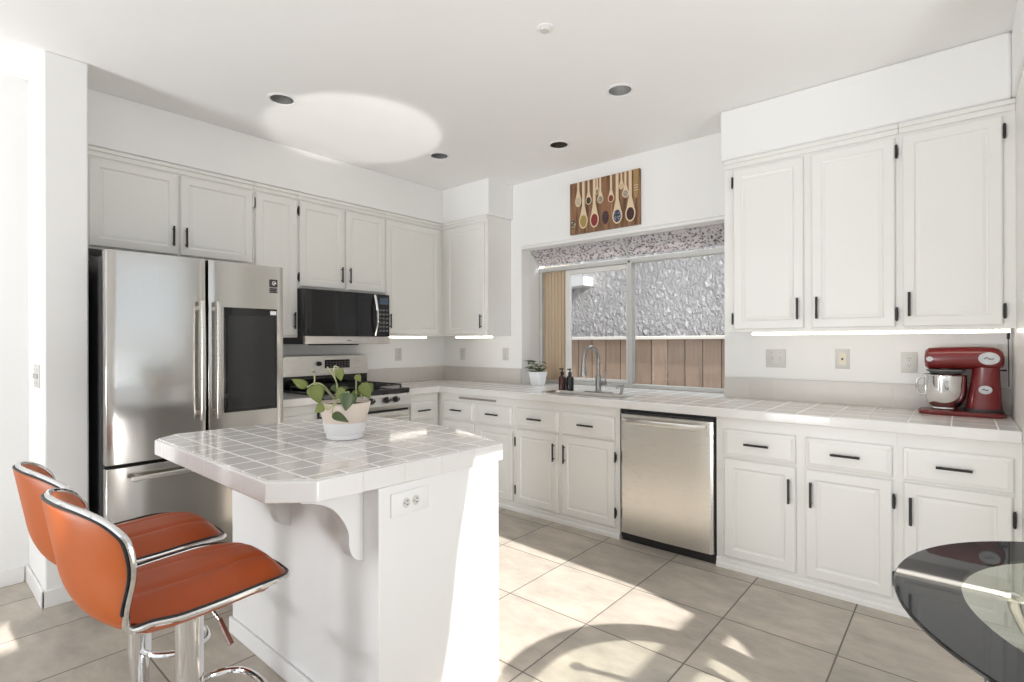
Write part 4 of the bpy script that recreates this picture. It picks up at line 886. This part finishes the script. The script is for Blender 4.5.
def emblem(cx, cz, rx, rz, y, parent):
    b_ = build('badge', oval(cx, cz, rx, rz, y, y - 0.003), 'badge', parent, bevel=0.001)
    mb = MB(); pts = [(cx - rx * .45, cz - rz * .05), (cx - rx * .2, cz + rz * .2), (cx + rx * .05, cz - rz * .12), (cx + rx * .45, cz - rz * .02)]
    mb.tube([(a, y - 0.0035, b) for a, b in pts], 0.0026, 6); build('emblem', mb, 'mark', b_)
emblem(4.150, B + .290, 0.040, 0.031, my_ - 0.0585, hd)
build('badge', oval(3.921, B + .284, 0.014, 0.013, my_ - 0.0545, my_ - 0.059), 'badge', hd)
b2 = MB(); cl = [k for k in mt.children if k.name.startswith('column')][0]
emblem(4.136, B + .135, 0.026, 0.021, my_ - 0.0535, cl)
mb = MB(); mb.cyl((4.19, my_ - .02, B + .232), (4.215, my_ - .03, B + .232), 0.004, seg=8); build('lock_lever', mb, 'black', hd)
mb = MB(); mb.cyl((3.985, my_, B + .215), (3.985, my_, B + .235), 0.03, 0.035, 24); mb.cyl((3.985, my_, B + .13), (3.985, my_, B + .216), 0.007, seg=10); build('beater_shaft', mb, 'satin', hd)
build('splash_disc', MB().lathe([(0.060, 0.208), (0.082, 0.226), (0.078, 0.230), (0.03, 0.226), (0.03, 0.208)], (3.985, my_, B), 32), 'greyplastic', hd)
bw = build('bowl', MB().lathe([(0.0, 0.026), (0.052, 0.026), (0.054, 0.030), (0.052, 0.036), (0.066, 0.048), (0.082, 0.080), (0.089, 0.120), (0.091, 0.198), (0.095, 0.203), (0.092, 0.205), (0.088, 0.199), (0.086, 0.122), (0.079, 0.083), (0.06, 0.052), (0.0, 0.045)], (3.980, my_, B), 44), 'chrome', mt)
P = smooth_path([(3.905, my_ - .015, B + .185), (3.885, my_ - .02, B + .188), (3.868, my_ - .022, B + .172), (3.866, my_ - .022, B + .13), (3.876, my_ - .02, B + .10), (3.906, my_ - .015, B + .098)])
build('bowl_handle', MB().tube(P, 0.0065, 10), 'chrome', bw)

# ------------------------------------------------------------------ bar stools
st = thing('bar_stool', 'orange swivel bar stool nearest the camera, with chrome trim', 'stool', (0, 0, 0), 'orange bar stools at the island')
def lerp(tab, x):
    for (a, va), (b, vb) in zip(tab[:-1], tab[1:]):
        if a <= x <= b: return va + (vb - va) * (x - a) / (b - a)
    return tab[0][1] if x < tab[0][0] else tab[-1][1]
YC = [(0.572, -0.06), (0.585, -0.115), (0.60, -0.155), (0.62, -0.193), (0.64, -0.222), (0.68, -0.250), (0.73, -0.268), (0.80, -0.280), (0.93, -0.302)]
WB = [(0.572, 0.075), (0.585, 0.112), (0.60, 0.140), (0.63, 0.168), (0.665, 0.186), (0.70, 0.191), (0.765, 0.200), (0.81, 0.205), (0.85, 0.202), (0.875, 0.188), (0.895, 0.168), (0.912, 0.135), (0.922, 0.10), (0.928, 0.06), (0.931, 0.0)]
def back_pt(x, z, off=0.0): return Vector((x, lerp(YC, z) + x * x * max(0.6, min(2.1, 1.0 + (z - 0.64) * 10)) + off + 0.012, z))
zs = [0.572, 0.585, 0.60, 0.615, 0.63, 0.65, 0.67, 0.70, 0.735, 0.77, 0.80, 0.83, 0.855, 0.875, 0.892, 0.906, 0.917, 0.925, 0.9295]
nu = 30; rows = []
for z in zs:
    w = lerp(WB, z); outer = []; inner = []
    for k in range(nu + 1):
        e = -1 + 2 * k / nu; x = w * e; edge = (1 - abs(e) ** 4)
        outer.append(back_pt(x, z, -0.012 * edge)); 
        th = 0.036 * edge * min(1, (0.9315 - z) / 0.03 + 0.15)
        inner.append(back_pt(x, z, 0.004 + th))
    rows.append(outer + list(reversed(inner)))
build('backrest', MB().loft(rows), 'orange', st, subsurf=1)
# seat
WS = [(-0.235, 0.10), (-0.20, 0.150), (-0.15, 0.180), (-0.08, 0.202), (0.0, 0.207), (0.085, 0.205), (0.142, 0.192), (0.182, 0.167), (0.209, 0.132), (0.227, 0.086), (0.236, 0.03)]
ZS = [(-0.235, 0.665), (-0.20, 0.655), (-0.125, 0.638), (0.0, 0.643), (0.10, 0.648), (0.165, 0.641), (0.209, 0.624), (0.236, 0.607)]
ys = [-0.195, -0.18, -0.165, -0.13, -0.08, -0.04, 0.0, 0.04, 0.08, 0.115, 0.142, 0.163, 0.182, 0.197, 0.209, 0.219, 0.227, 0.236]
rt = []; rb = []
for y in ys:
    w = lerp(WS, y); z = lerp(ZS, y); top = []; bot = []
    for k in range(nu + 1):
        e = -1 + 2 * k / nu; x = w * e
        seam = 0.007 * (math.exp(-((y + 0.02) / 0.007) ** 2) + math.exp(-((abs(x) - 0.068) / 0.008) ** 2)) * (1 - abs(e) ** 4)
        top.append(Vector((x, y, z + 0.040 * (1 - abs(e) ** 2.6) * min(1, (0.242 - y) / 0.06) - seam)))
        bot.append(Vector((x, y, z + 0.001)))
    rt.append(top + list(reversed(bot)))
    sh = []
    for k in range(nu + 1):
        e = -1 + 2 * k / nu; x = w * e * (0.99)
        sh.append(Vector((x * (0.90 if abs(e) < 1 else 1), y * (0.96 if y > 0 else 1.0), z - 0.002 - 0.048 * (1 - abs(e) ** 5) ** 0.5 * (0.35 + 0.65 * min(1, (0.242 - y) / 0.10)) * min(1, max(0.15, (y + 0.24) / 0.09)))))
    tp = [Vector((w * (-1 + 2 * k / nu), y, z)) for k in range(nu + 1)]
    rb.append(tp + list(reversed(sh)))
sc1 = build('seat', MB().loft(rt), 'orange2', st, subsurf=1); sc1['label'] = 'darker quilted orange seat cushion'
build('seat_shell', MB().loft(rb), 'orange', st)
# chrome trim: round the back, down both sides to the notch, then along the seat edge
side = [(0.931, 0.0), (0.928, 0.06), (0.922, 0.10), (0.912, 0.135), (0.895, 0.168), (0.875, 0.188), (0.85, 0.202), (0.81, 0.205), (0.765, 0.200), (0.70, 0.191), (0.675, 0.187)]
rim = [back_pt(x * 1.01, z, 0.0) for z, x in side]
seat_r = [Vector((lerp(WS, y) + 0.002, y, lerp(ZS, y))) for y in (-0.135, -0.09, -0.04, 0.02, 0.085, 0.142, 0.182, 0.209, 0.227)] + [Vector((0.0, 0.239, 0.606))]
half = rim + [Vector((0.186, -0.186, 0.652)), Vector((0.186, -0.172, 0.640))] + seat_r
left = [Vector((-p.x, p.y, p.z)) for p in reversed(half[1:-1])]
path = smooth_path(half + left, 5, closed=True)
build('chrome_trim', MB().tube(path, 0.0075, 10, closed=True), 'chrome', st)
pip = [p + Vector((-0.010 * (1 if p.x > 0 else -1) * min(1, abs(p.x) / 0.05), 0.006, 0.004 if p.z < 0.68 else -0.008)) for p in path]
build('piping', MB().tube(path and [p + Vector((0, -0.010 if p.z > 0.68 else 0.0, -0.001 if p.z > 0.68 else 0.009)) for p in path], 0.0026, 8, closed=True), 'black', st)
build('mount_plate', MB().box(-0.09, -0.09, 0.578, 0.09, 0.09, 0.590), 'black', st)
build('sleeve', MB().lathe([(0.0, 0.575), (0.034, 0.575), (0.034, 0.265), (0.0, 0.265)], (0, 0, 0), 28), 'chrome', st)
build('post', MB().lathe([(0.0, 0.2645), (0.028, 0.2645), (0.028, 0.03), (0.0, 0.03)], (0, 0, 0), 28), 'chrome', st)
build('base', MB().lathe([(0.0, 0.0), (0.205, 0.0), (0.205, 0.006), (0.19, 0.014), (0.10, 0.024), (0.045, 0.036), (0.032, 0.06), (0.0, 0.06)], (0, 0, 0), 48), 'chrome', st)
mb = MB(); mb.tube(smooth_path([(0.03, 0.0, 0.285), (0.085, 0.02, 0.285), (0.122, 0.07, 0.282), (0.122, 0.13, 0.28), (0.085, 0.175, 0.278), (0.0, 0.19, 0.278), (-0.085, 0.175, 0.278), (-0.122, 0.13, 0.28), (-0.122, 0.07, 0.282), (-0.085, 0.02, 0.285), (-0.03, 0.0, 0.285)]), 0.0095, 10)
build('footrest', mb, 'chrome', st)
mb = MB(); mb.tube([(0.03, 0.03, 0.578), (0.085, 0.045, 0.545), (0.135, 0.055, 0.492)], [0.004, 0.004, 0.0045], 8); lv = build('height_lever', mb, 'chrome', st)
build('lever_grip', MB().tube([(0.085, 0.045, 0.545), (0.135, 0.055, 0.492)], [0.0062, 0.0075], 8), plain('brown_grip', (0.16, 0.05, 0.03), 0.4), lv)
S1, S2 = (2.446, -3.150), (1.990, -3.150)
st.location = (*S1, 0)
c2 = st.copy(); COL.objects.link(c2); c2.location = (*S2, 0); c2['label'] = 'orange swivel bar stool farther from the camera, beside the refrigerator'
for ch in list(st.children):
    c = ch.copy(); COL.objects.link(c); c.parent = c2
    for gch in list(ch.children):
        d = gch.copy(); COL.objects.link(d); d.parent = c

# ------------------------------------------------------------------ round glass table
TC = (4.493, -2.050); TH = 0.710; TR = 0.575; TI = 0.447
tb = thing('dining_table', 'round glass dining table with a black outer ring and chrome legs', 'table', (*TC, 0))
mb = MB(); c = Vector((*TC, 0)); n = 96; lps = []
for r, z in ((TI + .0005, TH - .010), (TI + .0005, TH), (TR - .003, TH), (TR, TH - .003), (TR, TH - .008), (TR - .003, TH - .010)):
    lps.append([c + Vector((r * math.cos(2 * math.pi * k / n), r * math.sin(2 * math.pi * k / n), z)) for k in range(n)])
mb.loft(lps, wrap=True); build('glass_ring', mb, 'blackring', tb)['label'] = 'black band around the glass top'
build('glass_center', MB().lathe([(0.0, TH - .010), (TI, TH - .010), (TI, TH), (0.0, TH)], (*TC, 0), 96), 'tglass', tb)
for k in range(4):
    a0 = R(172 + 90 * k); P = []
    for r, da, z in ((0.36, 0, TH - .012), (0.358, -4, 0.66), (0.345, -14, 0.58), (0.30, -26, 0.46), (0.22, -36, 0.34), (0.20, -42, 0.24), (0.28, -48, 0.12), (0.38, -52, 0.022), (0.41, -53, 0.012)):
        P.append((TC[0] + r * math.cos(a0 + R(da)), TC[1] + r * math.sin(a0 + R(da)), z))
    lg = build('leg', MB().tube(smooth_path(P, 5), 0.0125, 12), 'chrome', tb)
    build('pad', MB().lathe([(0.0, 0.0), (0.026, 0.0), (0.028, 0.006), (0.0, 0.006)], (P[0][0], P[0][1], TH - .0165), 20), 'chrome', lg)
